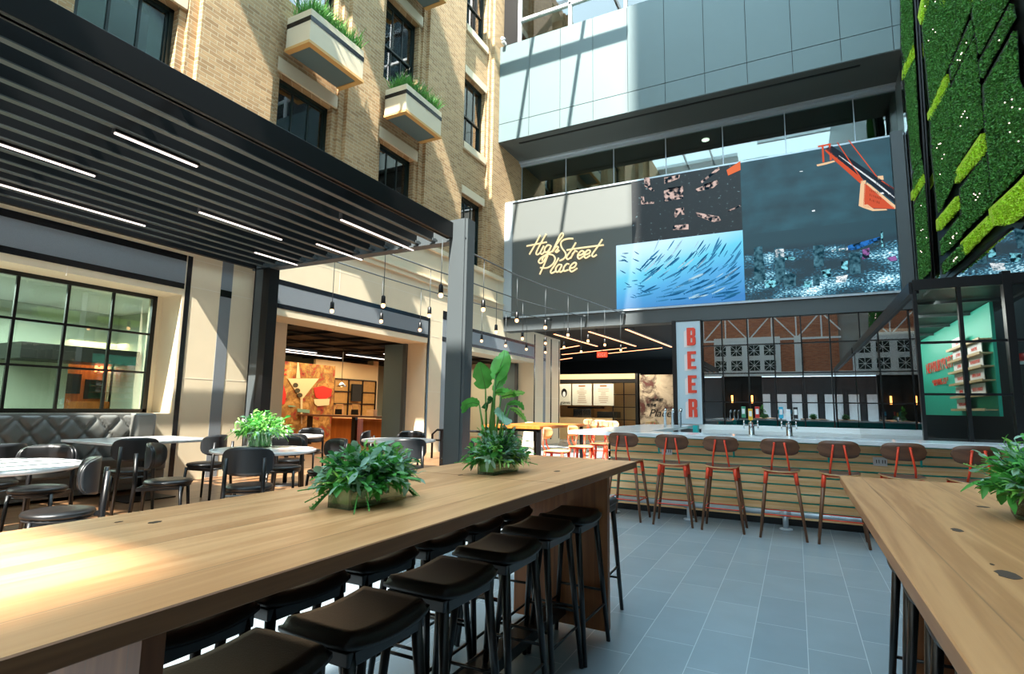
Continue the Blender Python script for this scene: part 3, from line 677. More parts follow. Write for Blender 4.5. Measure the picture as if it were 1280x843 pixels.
def smooth_path(P, n=5):
    out = []
    for i in range(len(P)-1):
        p0 = P[max(i-1, 0)]; p1 = P[i]; p2 = P[i+1]; p3 = P[min(i+2, len(P)-1)]
        for k in range(n):
            t = k/n; out.append(tuple(.5*((2*p1[j])+(-p0[j]+p2[j])*t+(2*p0[j]-5*p1[j]+4*p2[j]-p3[j])*t*t+(-p0[j]+3*p1[j]-3*p2[j]+p3[j])*t**3) for j in (0, 1)))
    return out+[P[-1]]
for ch, st in LG.items():
    q = MB()
    for s_ in st:
        pts = [at_y(640+x/6.02, 260+y/6.02, YS-.06) for x, y in smooth_path(s_)]
        q.tube(pts, .028, 6)
    q.build('letter', M['gold'], lg)

# ------------------------------------------------------------------ ground floor behind the beam: black ceiling, food stall
b = MB(); b.box((-16, YS+.5, 4.28), (2.9, 32, 4.4)); struct(b.build('ceiling', M['ceil']))
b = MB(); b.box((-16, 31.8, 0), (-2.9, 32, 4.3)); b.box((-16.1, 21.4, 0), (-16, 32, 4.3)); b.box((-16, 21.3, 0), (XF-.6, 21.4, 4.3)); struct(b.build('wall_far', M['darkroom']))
def led(p, q, nm_lab):
    t = thing('linear_light', nm_lab, 'light', ((p[0]+q[0])/2, (p[1]+q[1])/2, 4.12), 0, None)
    b = MB(); b.bar((p[0], p[1], 4.13), (q[0], q[1], 4.13), .09, .05); b.build('housing', M['black'], t)
    b = MB(); b.bar((p[0], p[1], 4.10), (q[0], q[1], 4.10), .08, .014); b.build('diffuser', M['ledwarm'], t)
    for f_ in (.15, .85):
        x = p[0]+(q[0]-p[0])*f_; y = p[1]+(q[1]-p[1])*f_
        b = MB(); b.tube([(x, y, 4.14), (x, y, 4.3)], .008, 6); b.build('hanger', M['black'], t)
led((-7.75, 18.4), (-7.55, 22.7), 'warm linear ceiling light left of three long parallel ones behind the beam')
led((-6.35, 18.2), (-6.0, 23.2), 'warm linear ceiling light in the middle of three long parallel ones behind the beam')
led((-5.0, 18.1), (-4.65, 24.0), 'warm linear ceiling light right of three long parallel ones, nearest the tall red letters')
led((-10.4, 25.7), (-6.55, 23.7), 'warm linear ceiling light crossing left behind the red exit sign')
led((-8.0, 25.8), (-5.1, 24.2), 'warm linear ceiling light passing directly behind the red exit sign')
led((-9.5, 23.2), (-8.2, 22.2), 'short warm linear ceiling light next to the facade corner, higher one')
led((-11.6, 28.4), (-10.6, 27.6), 'short warm linear ceiling light next to the facade corner, lower one')
t = thing('exit_sign', 'small red lit exit sign hanging under the black ceiling', 'exit sign', (-7.1, 22.3, 3.75))
q = MB(); q.box((-7.42, 22.28, 3.58), (-6.98, 22.32, 3.80)); q.build('sign_panel', emis('exit_red', '#d8321e', 1.4), t)
q = MB(); q.tube([(-7.2, 22.3, 3.8), (-7.2, 22.3, 4.3)], .012, 6); q.build('hanger', M['black'], t)
text_mesh('EXIT', .17, .004, 'lettering', M['white'], t, FACE_NEG_Y(Vector((-7.2, 22.27, 3.63))), bold=.003)
YK = 24.0
kk = thing('food_stall', 'lit food stall with three pale menu boards and a black framed glass screen', 'food stall', (-8, YK, 0))
q = MB(); q.box((-11, YK-.1, 2.72), (-6.1, YK+.3, 2.98)); q.build('stall_fascia', mat('stall_cream', '#bfae8c', .6), kk)
q = MB(); q.box((-11, YK-.15, 2.58), (-6.2, YK+.2, 2.74)); q.box((-6.22, YK-.12, 0), (-6.1, YK+.2, 2.98)); q.build('stall_frame', M['black'], kk)
q = MB(); q.box((-11, YK+2.4, 0), (-6.1, YK+2.5, 2.9)); q.box((-6.2, YK, 0), (-6.1, YK+2.5, 2.9)); q.build('stall_back', mat('stall_tile', '#d8b97e', .5), kk)
q = MB(); q.box((-11, YK-.1, 0), (-7.25, YK+.5, 1.0)); q.build('stall_counter', mat('stall_counter_tan', '#cdb387', .5), kk)
menu_m = mat('menu_board_pale', '#c9ccc0', .6)
for i, (x0, x1) in enumerate(((700, 713.6), (715.4, 739.6), (741.7, 767))):
    p0 = at_y(x0, 480, YK-.2); p1 = at_y(x1, 507, YK-.2); X0 = p0.x if i else p0.x-.55; zz = (1.56, 2.53)
    q = MB(); q.box((X0, YK-.2, zz[0]), (p1.x, YK-.16, zz[1])); mb_ = q.build('menu_board', menu_m, kk)
    L = MB(); rr = random.Random(i); mid = (X0+p1.x)/2
    if i == 0:
        text_mesh('Mike & Patty', .01, .001, 'lettering', M['black'], None) if False else None
        L.lathe([(.001, 0), (.001, .001)], (0, 0, -5), 3)
    n_ = 8 if i else 0
    for k in range(n_):
        w_ = rr.uniform(.10, .26); z = 2.28-k*.085; L.box((mid-w_, YK-.206, z), (mid+w_, YK-.2, z+.018))
    if i: L.box((mid-.16, YK-.206, 2.40), (mid+.16, YK-.2, 2.47)); L.build('menu_lines', mat('menu_brown', '#8a5a3c', .6), mb_)
    else:
        text_mesh('gianes', .2, .003, 'lettering', M['black'], mb_, FACE_NEG_Y(Vector((p1.x-.28, YK-.204, 1.62))), shear=.3)
        q = MB(); c_ = Vector((p1.x-.33, YK-.204, 2.12)); q.prism([c_+Vector((.14*math.cos(a*PI/8), 0, .2*math.sin(a*PI/8))) for a in range(16)], (0, -.003, 0)); q.build('logo_hair', M['black'], mb_)
        q = MB(); c_ = Vector((p1.x-.33, YK-.209, 2.06)); q.prism([c_+Vector((.07*math.cos(a*PI/8), 0, .12*math.sin(a*PI/8))) for a in range(16)], (0, -.003, 0)); q.build('logo_face', M['white'], mb_)
q = MB()
for x in (-7.22, -6.72): q.box((x-.02, YK-.14, 0), (x+.02, YK-.1, 2.6))
for z in (.95, 1.5, 2.05): q.box((-7.22, YK-.14, z-.015), (-6.2, YK-.1, z+.015))
gg = q.build('screen_grid', M['black'], kk)
q = MB(); q.box((-7.2, YK-.125, .95), (-6.2, YK-.115, 2.58)); q.build('pane', M['clear'], gg)
for nm, x0, x1, z0, z1, m_ in (('oven', -9.6, -8.7, 1.0, 1.4, 'chrome'), ('shelf_unit', -8.4, -7.4, 1.0, 1.28, 'steel'), ('warming_cabinet', -9.9, -8.2, 1.42, 1.5, 'black')):
    q = MB(); q.box((x0, YK+1.2, z0), (x1, YK+1.7, z1)); q.box((x0+.05, YK+1.18, z0+.05), (x1-.4, YK+1.2, z1-.05)); q.build(nm, M[m_], kk, bevel=.01)
mur = mat('stall_mural', '#b7ab97', .7)
def mural_mat(name, stops, scale):
    mt, nt, p = node_mat(name); g = nt.nodes.new('ShaderNodeNewGeometry'); n = nt.nodes.new('ShaderNodeTexNoise'); setin(n, 'Scale', scale); setin(n, 'Detail', 10); setin(n, 'Roughness', .7); setin(n, 'Distortion', .6)
    nt.links.new(g.outputs['Position'], n.inputs['Vector']); r = nt.nodes.new('ShaderNodeValToRGB'); nt.links.new(n.outputs[0], r.inputs[0]); e = r.color_ramp.elements
    e[0].position, e[0].color = stops[0][0], lin(stops[0][1]); e[1].position, e[1].color = stops[-1][0], lin(stops[-1][1])
    for q, c in stops[1:-1]: k = e.new(q); k.color = lin(c)
    nt.links.new(r.outputs[0], p.inputs['Base Color']); setin(p, 'Roughness', .7); return mt
q = MB(); q.box((-6.05, YK, 0), (-4.55, YK+.15, 2.92)); mo = tag(q.build('mural_wall', mural_mat('grey_collage', [(.36, '#5c3230'), (.42, '#6f665c'), (.5, '#c9bca6'), (.62, '#d8cdb8')], 1.6)), 'mottled collage wall panel with black script beside the food stall', 'mural')
text_mesh('THIS MUST', .16, .004, 'lettering', M['black'], mo, FACE_NEG_Y(Vector((-5.35, YK-.01, 1.78))), xs=.8, bold=.008)
text_mesh('BE THE', .16, .004, 'lettering', M['black'], mo, FACE_NEG_Y(Vector((-5.55, YK-.01, 1.55))), xs=.8, bold=.008)
text_mesh('Place', .46, .004, 'script_lettering', M['black'], mo, FACE_NEG_Y(Vector((-5.2, YK-.01, 1.12))), shear=.35)

# ------------------------------------------------------------------ back of the bar: gridded glass, tall sign, white ledge
GX0, GX1 = -2.32, 2.7
root = bpy.data.objects.new('window_23', None); COL.objects.link(root); root.location = (0, YS+.1, 1); struct(root)
q = MB(); q.box((GX0, YS+.10, 1.0), (GX1, YS+.115, 4.0)); q.build('pane', M['bargl'], root)
q = MB(); x = at_y(903, 450, YS).x
while x < GX1: q.box((x-.016, YS+.05, 1.0), (x+.016, YS+.12, 4.0)); x += .66
for z in (1.0, 1.66, 2.45, 3.24, 3.98): q.box((GX0, YS+.05, z-.014), (GX1, YS+.12, z+.014))
q.build('window_frame', M['black'], root)
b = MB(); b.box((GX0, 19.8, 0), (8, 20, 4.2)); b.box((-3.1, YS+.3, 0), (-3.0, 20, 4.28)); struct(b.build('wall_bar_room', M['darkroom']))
b = MB(); b.box((-2.35, YS-.25, .0), (2.7, YS+.04, .90)); struct(b.build('baseboard_bar', M['white']))
b = MB(); b.box((-3.05, YS-.02, .90), (2.7, YS+.05, 1.03)); struct(b.build('trim_68', M['white'], bevel=.01))
b = MB(); b.box((-3.12, YS-.1, 0), (-3.0, YS+.3, 4.0)); struct(b.build('trim_69', M['black']))
bs = thing('beer_sign', 'tall pale blue vertical sign with red letters BEER beside the glass', 'sign', (-2.68, YS, 1.03))
zb0 = at_y(862, 531, YS).z
q = MB(); q.box((-3.0, YS-.08, 1.03), (-2.33, YS+.08, 3.96)); q.build('sign_panel', mat('pale_blue_sign', '#b7cfdd', .35), bs)
q = MB(); q.box((-3.03, YS-.09, 1.03), (-3.0, YS+.09, 3.99)); q.box((-2.33, YS-.09, 1.03), (-2.30, YS+.09, 3.99)); q.box((-3.03, YS-.09, 3.96), (-2.3, YS+.09, 3.99)); q.build('sign_frame', M['black'], bs)
LET = {'E': [[(0,0),(1,0),(1,.16),(.42,.16),(.42,.42),(.86,.42),(.86,.58),(.42,.58),(.42,.84),(1,.84),(1,1),(0,1)]],
       'B': [[(0,0),(.42,0),(.42,1),(0,1)], [(.42,.84),(.62,.84),(.62,.58),(.42,.58),(.42,.42),(.62,.42),(.62,.16),(.42,.16),(.42,0),(.82,0),(1,.08),(1,.42),(.88,.5),(1,.58),(1,.92),(.82,1),(.42,1)]],
       'R': [[(0,0),(.42,0),(.42,1),(0,1)], [(.42,.84),(.62,.84),(.62,.56),(.42,.56),(.42,.40),(.60,.40),(.62,0),(1,0),(.98,.40),(.86,.48),(1,.58),(1,.92),(.82,1),(.42,1)]]}
sh_m = mat('letter_shadow_white', '#e3dfe2', .5)
for ch, (pyt, pyb) in zip('BEER', ((410, 432), (439.5, 461.5), (469.5, 491.5), (499, 521.5))):
    z1 = at_y(862, pyt, YS-.1).z; z0 = at_y(862, pyb, YS-.1).z; X0 = -2.70; wd = .24; ht = z1-z0
    q = MB(); q.prism([Vector((X0-.085+u*wd, YS-.084, z0-.05+v*ht)) for u, v in [(0,0),(.75,0),(1,.12),(1,1),(.35,1),(0,.9)]], (0, -.004, 0)); lo = q.build('letter_shade', sh_m, bs)
    q = MB()
    for P in LET[ch]: q.prism([Vector((X0+u*wd, YS-.092, z0+v*ht)) for u, v in P], (0, -.02, 0))
    q.build('letter', M['redflat'], bs)

# ------------------------------------------------------------------ right wall: glass below, moss wall above
b = MB(); b.box((XR+.25, -11, 4.0), (XR+.6, 24, 20)); struct(b.build('wall_right', M['curtain']))
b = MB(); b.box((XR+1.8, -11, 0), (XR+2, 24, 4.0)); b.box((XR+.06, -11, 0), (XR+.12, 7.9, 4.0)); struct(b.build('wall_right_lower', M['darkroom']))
root = bpy.data.objects.new('window_24', None); COL.objects.link(root); root.location = (XR, 12, 3.1); struct(root)
q = MB(); q.box((XR+.17, 1, 3.10), (XR+.19, 18, 4.2)); q.box((XR+.17, 11.5, 4.2), (XR+.19, 16.2, 11)); q.build('pane', M['bargl'], root)
q = MB(); q.box((XR+.14, -2, 3.02), (XR+.24, 16.2, 3.12)); q.box((XR+.14, -2, 4.0), (XR+.24, 14.2, 4.1)); q.build('window_frame', M['black'], root)
mw = thing('moss_wall', 'tall living wall of dark green moss panels crossed by bright lime diagonal strips', 'green wall', (XR, 11, 4.1))
C0 = crop(1100, 0, 4.2167); C1 = crop(1100, 180, 4.215)
q = MB()
def ywall(x0, x1, ytop, ybot):     # backing behind the panels, as a polygon in the photo
    return [at_x(x, y, XR+.1) for x, y in ((x0[0], ytop), (x1[0], ytop), (x1[1], ybot), (x0[1], ybot))]
def backing(P): q.prism([at_x(x, y, XR+.16) for x, y in P], (-.03, 0, 0))
backing([(1127, -60), (1141, -60), (1166, 350), (1150, 355)])
backing([(1150.5, -60), (1285, -60), (1300, 140), (1300, 250), (1280, 287), (1268, 283), (1212, 320), (1178, 352)])
q.build('backing_board', M['black'], mw)
MOSS = [
 [(1127,-60),(1139,-60),(1143,54),(1134,78),(1128.5,60)],
 [(1129.5,70),(1131,98),(1144.5,74),(1150,180),(1152.5,196),(1143,213),(1141,200)],
 [(1143,217),(1152.8,199),(1155.5,216),(1143,238)],
 [(1144.5,256),(1156.7,232),(1164.5,338),(1151,352)],
 [(1153,-60),(1178,-60),(1186.5,84),(1165,135),(1155,31),(1158,18)],
 [(1181,-60),(1212,-60),(1216.5,8),(1188.5,80),(1180,4)],
 [(1190.5,84),(1217,24),(1219.5,40),(1191.5,100)],
 [(1191,110),(1220,46),(1231,156),(1197.5,208),(1196,190)],
 [(1216.5,-60),(1262,-60),(1264,-4),(1226.5,68),(1219,20)],
 [(1227,78),(1267,5),(1271,22),(1229.5,98)],
 [(1233,106),(1272,38),(1275,100),(1300,150),(1300,190),(1280,213),(1243.5,252),(1234,150)],
 [(1165,146),(1188.5,104),(1198,220),(1175,266),(1167,190)] ,
 [(1203,236),(1234,194),(1241.5,256),(1205,291)],
 [(1177,302),(1202.5,270),(1204,296),(1178.5,320)],
 [(1179.5,330),(1206,304),(1208,320),(1181,343)],
]
LIME = [
 [(1142.7,56),(1144,72),(1131.5,99.6),(1131.8,88)],
 [(1155.7,218),(1156.5,229),(1143.4,250.7),(1142.7,240.5)],
 [(1158,-10),(1165,-4),(1155.5,30),(1151.8,20)],
 [(1180,-10),(1185,-6),(1182.5,9),(1180.5,3)],
 [(1218,-14),(1224,-16),(1219,3),(1217,0)],
 [(1186,92),(1188,108),(1165,150),(1164,142)],
 [(1233,166),(1234.6,190),(1200,229),(1199,215)],
 [(1200.5,245),(1201.8,260),(1176,289),(1175,275)],
 [(1280,228),(1300,206),(1300,240),(1280,270),(1268,279),(1246,282),(1243,261)],
 [(1242,269),(1244,283),(1209,318),(1206.5,303)],
]
def tuft(P, mb, dens, size, rnd):
    pts = [at_x(x, y, XR+.05) for x, y in P]; ys = [p.y for p in pts]; zs = [p.z for p in pts]
    def inside(y, z):
        c = False; j = len(pts)-1
        for i in range(len(pts)):
            if (pts[i].z > z) != (pts[j].z > z) and y < (pts[j].y-pts[i].y)*(z-pts[i].z)/(pts[j].z-pts[i].z)+pts[i].y: c = not c
            j = i
        return c
    A = (max(ys)-min(ys))*(max(zs)-min(zs)); k = int(A*dens)
    for _ in range(k):
        y = rnd.uniform(min(ys), max(ys)); z = rnd.uniform(min(zs), max(zs))
        if z > 12.2 or not inside(y, z): continue
        p = Vector((XR+.045+rnd.uniform(-.01, .01), y, z)); d = Vector((-1, rnd.uniform(-1.3, 1.3), rnd.uniform(-1.1, 1.3))).normalized()
        s_ = d.cross(Vector((rnd.uniform(-1, 1), rnd.uniform(-1, 1), rnd.uniform(-1, 1)))).normalized()*size*.34
        e = p+d*size*rnd.uniform(.6, 1.2); b_ = len(mb.v)
        mb.v += [p, (p+e)/2+s_, e, (p+e)/2-s_]; mb.f.append([b_, b_+1, b_+2, b_+3]); mb.mi.append(1); mb.smooth.append(False)
rm = random.Random(11)
for P in MOSS:
    q = MB(); q.prism([at_x(x, y, XR+.10) for x, y in P], (-.05, 0, 0)); tuft(P, q, 4200, .038, rm); q.build('moss_panel', [M['moss'], M['mossleaf']], mw, recalc=False)
for P in LIME:
    q = MB(); q.prism([at_x(x, y, XR+.10) for x, y in P], (-.07, 0, 0)); tuft(P, q, 4500, .036, rm); q.build('lime_strip', [M['limestrip'], M['limeleaf']], mw, recalc=False)
dot = None
for i in range(60):
    P = rm.choice(MOSS[3:])
    pts = [at_x(x, y, XR) for x, y in P]; wts = [rm.random() for _ in pts]; s_ = sum(wts); p = sum((a*(k/s_) for a, k in zip(pts, wts)), Vector()); 
    if p.z > 11: continue
    if dot is None:
        q = MB(); q.lathe([(.003, -.009), (.010, 0), (.003, .009)], (0, 0, 0), 6); dot = q.build('fairy_light', emis('fairy_pink', '#ffe2d8', 1.0), mw, rel=False); o = dot
    else: o = dot.copy(); COL.objects.link(o); o.parent = mw
    o.location = p-mw.location+Vector((.0, 0, 0))

# ------------------------------------------------------------------ glass box at the right end of the bar
YB = 8.4; ZB = 3.03; XB = 1.40
gb = thing('glass_enclosure', 'black framed glass enclosure standing behind the right end of the bar', 'glass enclosure', (XB, YB, 0))
q = MB(); q.box((XB-.02, YB-.04, ZB-.06), (XR+.05, YB+.06, ZB+.07)); q.box((XB-.05, YB, ZB-.1), (XB+.05, YS, ZB+.05)); q.build('roof_beam', M['black'], gb)
for x in (XB+.0, 1.845): q = MB(); q.box((x-.02, YB-.03, 0), (x+.02, YB+.04, ZB)); q.build('post', M['black'], gb)
q = MB(); q.box((2.26, YB-.05, 0), (2.34, YB+.06, ZB+.1)); q.build('corner_post', M['black'], gb)
q = MB(); 
for z in (1.66, 2.30): q.box((XB, YB-.02, z-.014), (XR, YB+.03, z+.014))
q.build('rail', M['black'], gb)
q = MB(); q.box((XB, YB, 0), (XR, YB+.012, ZB)); q.build('front_pane', M['boxgl'], gb)
q = MB(); q.box((XB-.005, YB, 0), (XB+.005, YS, ZB)); q.build('side_pane', M['boxgl'], gb)
q = MB(); q.box((XB, YB, ZB+.0), (XR+.1, YS, ZB+.05)); q.build('roof_panel', M['blade'], gb)
for k in range(6): q = MB(); q.box((XB+.03, YB+1.2+k*1.3, ZB-.05), (XR, YB+1.26+k*1.3, ZB-.01)); q.build('ceiling_bar', M['steel'], gb)
tb = thing('teal_menu_board', 'teal brewery board with red lettering and menu cards, inside the glass enclosure', 'menu board', (XR-.05, 12.6, 1.4))
q = MB(); q.box((XR-.08, 9.95, 1.40), (XR-.04, 15.4, 3.02)); q.build('board', mat('teal_board', '#2fb39a', .5), tb)
YT = XR-.085
def along(px, py): return at_x(px, py, XR-.09)
p1 = along(1176, 461)
text_mesh('NEWBURYPORT', .31, .004, 'raised_lettering', M['redflat'], tb, FACE_NEG_X(Vector((YT-.02, 13.2, 2.25))), xs=1.0)
text_mesh('* BREWING CO *', .17, .004, 'raised_lettering', M['redflat'], tb, FACE_NEG_X(Vector((YT-.02, 13.2, 1.98))))
sw = wood('pale_shelf', '#d8c39a', '#bca273', 'Y')
words_ = [['BEAR', ''], ['JOYRIDE', 'MARITIME'], ['LUMEN', 'NEWBURYPORT'], ['PADDOCK', 'UPPER CRANE'], ['DANUS', 'NORTH MARKET'], ['PLUM ISLAND', '']]
sh_z = [at_x(1240, y, XR-.1).z for y in (419, 437.5, 455.5, 474, 493.5, 512)]
yA, yB_ = 11.9, 9.98
for i, z in enumerate([2.51, 2.31, 2.12, 1.92, 1.71, 1.50]):
    q = MB(); q.box((XR-.22, yB_, z-.02), (XR-.08, yA, z)); q.box((XR-.23, yB_, z-.025), (XR-.215, yA, z+.012)); so_ = q.build('shelf', sw, tb)
    for j, wd_ in enumerate(words_[i]):
        if not wd_: continue
        yc = 11.40 if j == 0 else 10.48
        q = MB(); q.box((XR-.17, yc-.36, z), (XR-.16, yc+.36, z+.17)); c_ = tag(q.build('menu_card', M['white'], tb), None, None)
        text_mesh(wd_, .075, .001, 'card_lettering', M['redflat'], c_, FACE_NEG_X(Vector((XR-.175, yc, z+.06))), xs=.95)
# red wall lamp seen at the frame edge through the enclosure
t = thing('red_lamp', 'small red and white fitting at the right edge behind glass', 'lamp', (2.5, 8.9, 2.08))
q = MB(); q.lathe([(.05, 0), (.05, .09)], (2.52, 8.9, 2.09), 16); q.build('red_shade', mat('red_plastic', '#c0241c', .4), t)
q = MB(); q.lathe([(.07, 0), (.07, .03)], (2.52, 8.9, 2.05), 16); q.build('white_base', M['white'], t)

# ------------------------------------------------------------------ opposite end of the atrium (mirrored in the bar glass)
YO = -11
b = MB(); b.box((XF-.6, YO-.6, 4.1), (8, YO, 13)); b.box((6.5, YO, 0), (8, YO+.0+.2, 4.1)); struct(b.build('wall_front', M['brick2']))
b = MB(); b.box((XF-.6, YO-4, 0), (8, YO-3.8, 4.1)); struct(b.build('wall_front_inner', M['darkroom']))
b = MB(); b.box((XF, YO-.3, 3.95), (8, YO+.1, 4.25)); b.box((-5.3, YO, 4.25), (-.8, YO+.12, 6.8)); struct(b.build('trim_70', M['white']))
b = MB(); b.box((.1, YO, 4.25), (.6, YO+.12, 6.8)); b.box((-7.2, YO, 4.25), (-6.2, YO+.12, 9)); struct(b.build('trim_71', M['white']))
lat = 0
for x in (-4.85, -3.75, -2.55, -1.5):
    for z in (4.65, 5.75):
        root = bpy.data.objects.new('window_%d' % (30+lat), None); COL.objects.link(root); root.location = (x, YO+.12, z); struct(root); lat += 1
        q = MB(); q.box((x-.38, YO+.12, z-.3), (x+.38, YO+.135, z+.45)); q.build('pane', M['greenframe'], root)
        q = MB()
        for a, c in (((-.38, -.3), (.38, .45)), ((-.38, .45), (.38, -.3)), ((0, -.3), (0, .45)), ((-.38, .07), (.38, .07))):
            q.bar((x+a[0], YO+.15, z+a[1]), (x+c[0], YO+.15, z+c[1]), .03, .03, (0, 1, 0))
        q.build('window_lattice', M['white'], root)
b = MB()
for z in (6.35, 8.1): b.bar((XF, YO+2.2, z), (3.2, YO+2.2, z), .12, .12)
x = XF; up = True
while x < 2.6:
    b.bar((x, YO+2.2, 6.35 if up else 8.1), (x+1.5, YO+2.2, 8.1 if up else 6.35), .08, .08, (0, 1, 0)); b.bar((x, YO+2.2, 6.35), (x, YO+2.2, 8.1), .08, .08, (0, 1, 0)); x += 1.5; up = not up
struct(b.build('ceiling_truss', M['white']))
for k, x in enumerate((-2.0, -.9, .1, 1.1, 2.2)):
    root = bpy.data.objects.new('door_%d' % (k+5), None); COL.objects.link(root); root.location = (x, YO-2, 0); struct(root)
    q = MB(); q.box((x-.32, YO-2.0, 0), (x+.32, YO-1.93, 2.7)); q.build('door_leaf', M['white'], root)
    q = MB(); q.box((x-.40, YO-2.0, 0), (x-.34, YO-1.9, 2.8)); q.box((x+.34, YO-2.0, 0), (x+.40, YO-1.9, 2.8)); q.build('door_frame', M['black'], root)
for k, x in enumerate((-4.15, -2.8, 3.4)):
    t = thing('wall_sconce', ['warm wall lamp mirrored in the bar glass, leftmost', 'warm wall lamp mirrored in the bar glass, second from the left', 'warm wall lamp mirrored in the bar glass, right of the blue handled taps'][k], 'wall lamp', (x, YO+.05, 2.2), 0, 'wall lamps mirrored in the bar glass')
    q = MB(); q.box((x-.09, YO-.0, 1.95), (x+.09, YO+.06, 2.6)); q.build('back_plate', M['black'], t)
    q = MB(); q.tube([(x, YO+.14, 2.0), (x, YO+.14, 2.55)], .06, 10); q.build('lamp_tube', M['sconce'], t)
    b = MB(); b.box((x-.7, YO-.2, 0), (x+.7, YO, 3.95)); struct(b.build('wall_pier_%d' % (k+1), M['darkroom']))

# ------------------------------------------------------------------ unseen roof: steel members, and solid strips placed to shade the court
def roofbox(x0, x1, s0, s1, name, m_='white', th=.25):
    b = MB(); b.box((x0, s0, RZ), (x1, s1, RZ+th)); struct(b.build(name, M[m_]))
# ------------------------------------------------------------------ roof strips added to shape the facade's sun bands
NR = [0]
def deck(x0, x1, s0, s1, m_='white'):
    NR[0] += 1; roofbox(x0, x1, s0, s1, 'ceiling_roof_blocker_%d' % NR[0], m_)
deck(-12, -3.15, 10.02, 10.22); deck(-12, -3, 17.5, 18.5)
deck(-12, -2.2, 3.6, 5.8); deck(-12, -3, .9, 2.4); deck(-12, -3, -3.2, -1.6); deck(-12, -3, -7.9, -6.4); deck(-12, .5, -12.2, -11.2)
for x in (-6.6, -4.75): deck(x, x+.09, -30, 16.5)
deck(-2.7, -1.0, -9.6, -7.9)  # strip added to shade the pergola's front post
for k in range(9): deck(-1.6, 9, -12+k*3.4, -11.75+k*3.4)
# unseen tower added south of the court to block sun: its edge throws the long upright shade line across court, panels and screens
deck(.7, 9, -14.4, -12.2)  # strip added to keep the sun off the long table
b = MB(); b.box((4.85, -32, -1), (45, -28, 78)); struct(b.build('wall_sun_blocker', M['panel']))

# ------------------------------------------------------------------ pergola
PZ = 3.83; PY = 6.6
pg = thing('pergola', 'black steel pergola with long fins reaching to the facade above the round tables', 'pergola', (-4.3, PY, PL))
q = MB(); q.box((-4.40, PY-.10, 0), (-4.36, PY+.10, PZ+.30)); q.box((-4.14, PY-.10, 0), (-4.10, PY+.10, PZ+.30)); q.box((-4.36, PY-.03, 0), (-4.14, PY-.0, PZ+.30)); q.box((-4.42, PY-.11, 0), (-4.08, PY-.07, PZ+.30)) if False else None
q.box((-4.40, PY-.12, 0), (-4.14, PY-.09, PZ+.3))
q.build('post', M['steel'], pg)
q = MB(); q.box((-8.62, PY-.10, PL), (-8.40, PY-.07, PZ+.1)); q.box((-8.62, PY-.1, PL), (-8.59, PY+.1, PZ+.1)); q.build('post', M['steel'], pg)
q = MB(); q.box((-8.40, PY-.10, PL), (-8.22, PY+.1, PZ)); q.build('post_cover', M['black'], pg)
q = MB(); q.box((-8.7, PY-.05, PZ), (-4.12, PY+.02, PZ+.24)); q.box((-8.7, PY-.10, PZ-.015), (-4.12, PY+.08, PZ+.01)); q.build('end_beam', M['steel'], pg)
q = MB(); q.box((-4.42, -5, PZ+.02), (-4.34, PY-.12, PZ+.26)); q.box((-4.44, -5, PZ+.02), (-4.38, PY-.12, PZ+.05)); q.build('edge_beam', M['blade'], pg, bevel=.004)
q = MB(); q.box((-8.72, -5, PZ+.02), (-8.64, PY, PZ+.24)); q.build('edge_beam', M['blade'], pg)
for k in range(13):
    x = -4.70-k*.305
    q = MB(); q.box((x-.028, -5, PZ+.03), (x+.028, PY-.14, PZ+.20)); q.m = 1; q.box((x-.034, -5, PZ+.018), (x+.034, PY-.14, PZ+.0295)); q.build('fin', [M['blade'], M['lip_highlight']], pg)
    q = MB(); q.box((x-.04, PY-.17, PZ+.02), (x+.04, PY-.05, PZ+.06)); q.build('bracket', M['steel'], pg)
for k in range(5):
    y = -4+k*2.2
    q = MB(); q.box((-8.7, y, PZ+.20), (-4.4, y+.06, PZ+.26)); q.build('cross_bar', M['blade'], pg)
def fixture(px0, py0, px1, py1, lab):
    p = at_z(px0, py0, PZ-.02); r = at_z(px1, py1, PZ-.02); x = (p.x+r.x)/2
    t = thing('linear_light', lab, 'light', (x, (p.y+r.y)/2, PZ-.02), 0)
    q = MB(); q.box((x-.03, p.y, PZ-.01), (x+.03, r.y, PZ+.10)); q.build('housing', M['black'], t)
    q = MB(); q.box((x-.011, p.y+.01, PZ-.022), (x+.011, r.y-.01, PZ-.008)); q.build('diffuser', M['led'], t)
fixture(140, 167, 249, 209, 'white linear light under the pergola fins, nearest below the edge beam')
fixture(-60, 160, 118, 222, 'white linear light under the pergola fins, running off the left frame edge, upper one')
fixture(-20, 227, 184, 283, 'white linear light under the pergola fins, running off the left frame edge, lower one')
fixture(251, 265, 350, 301, 'white linear light under the pergola fins, middle of the row toward the far end')
fixture(421, 276, 521, 313, 'white linear light under the pergola fins, closest to the front post')
fixture(318, 316, 372, 332, 'short white linear light under the pergola fins beside the facade post')
fixture(398, 305, 450, 326, 'short white linear light under the pergola fins at the end beam, between two longer ones')

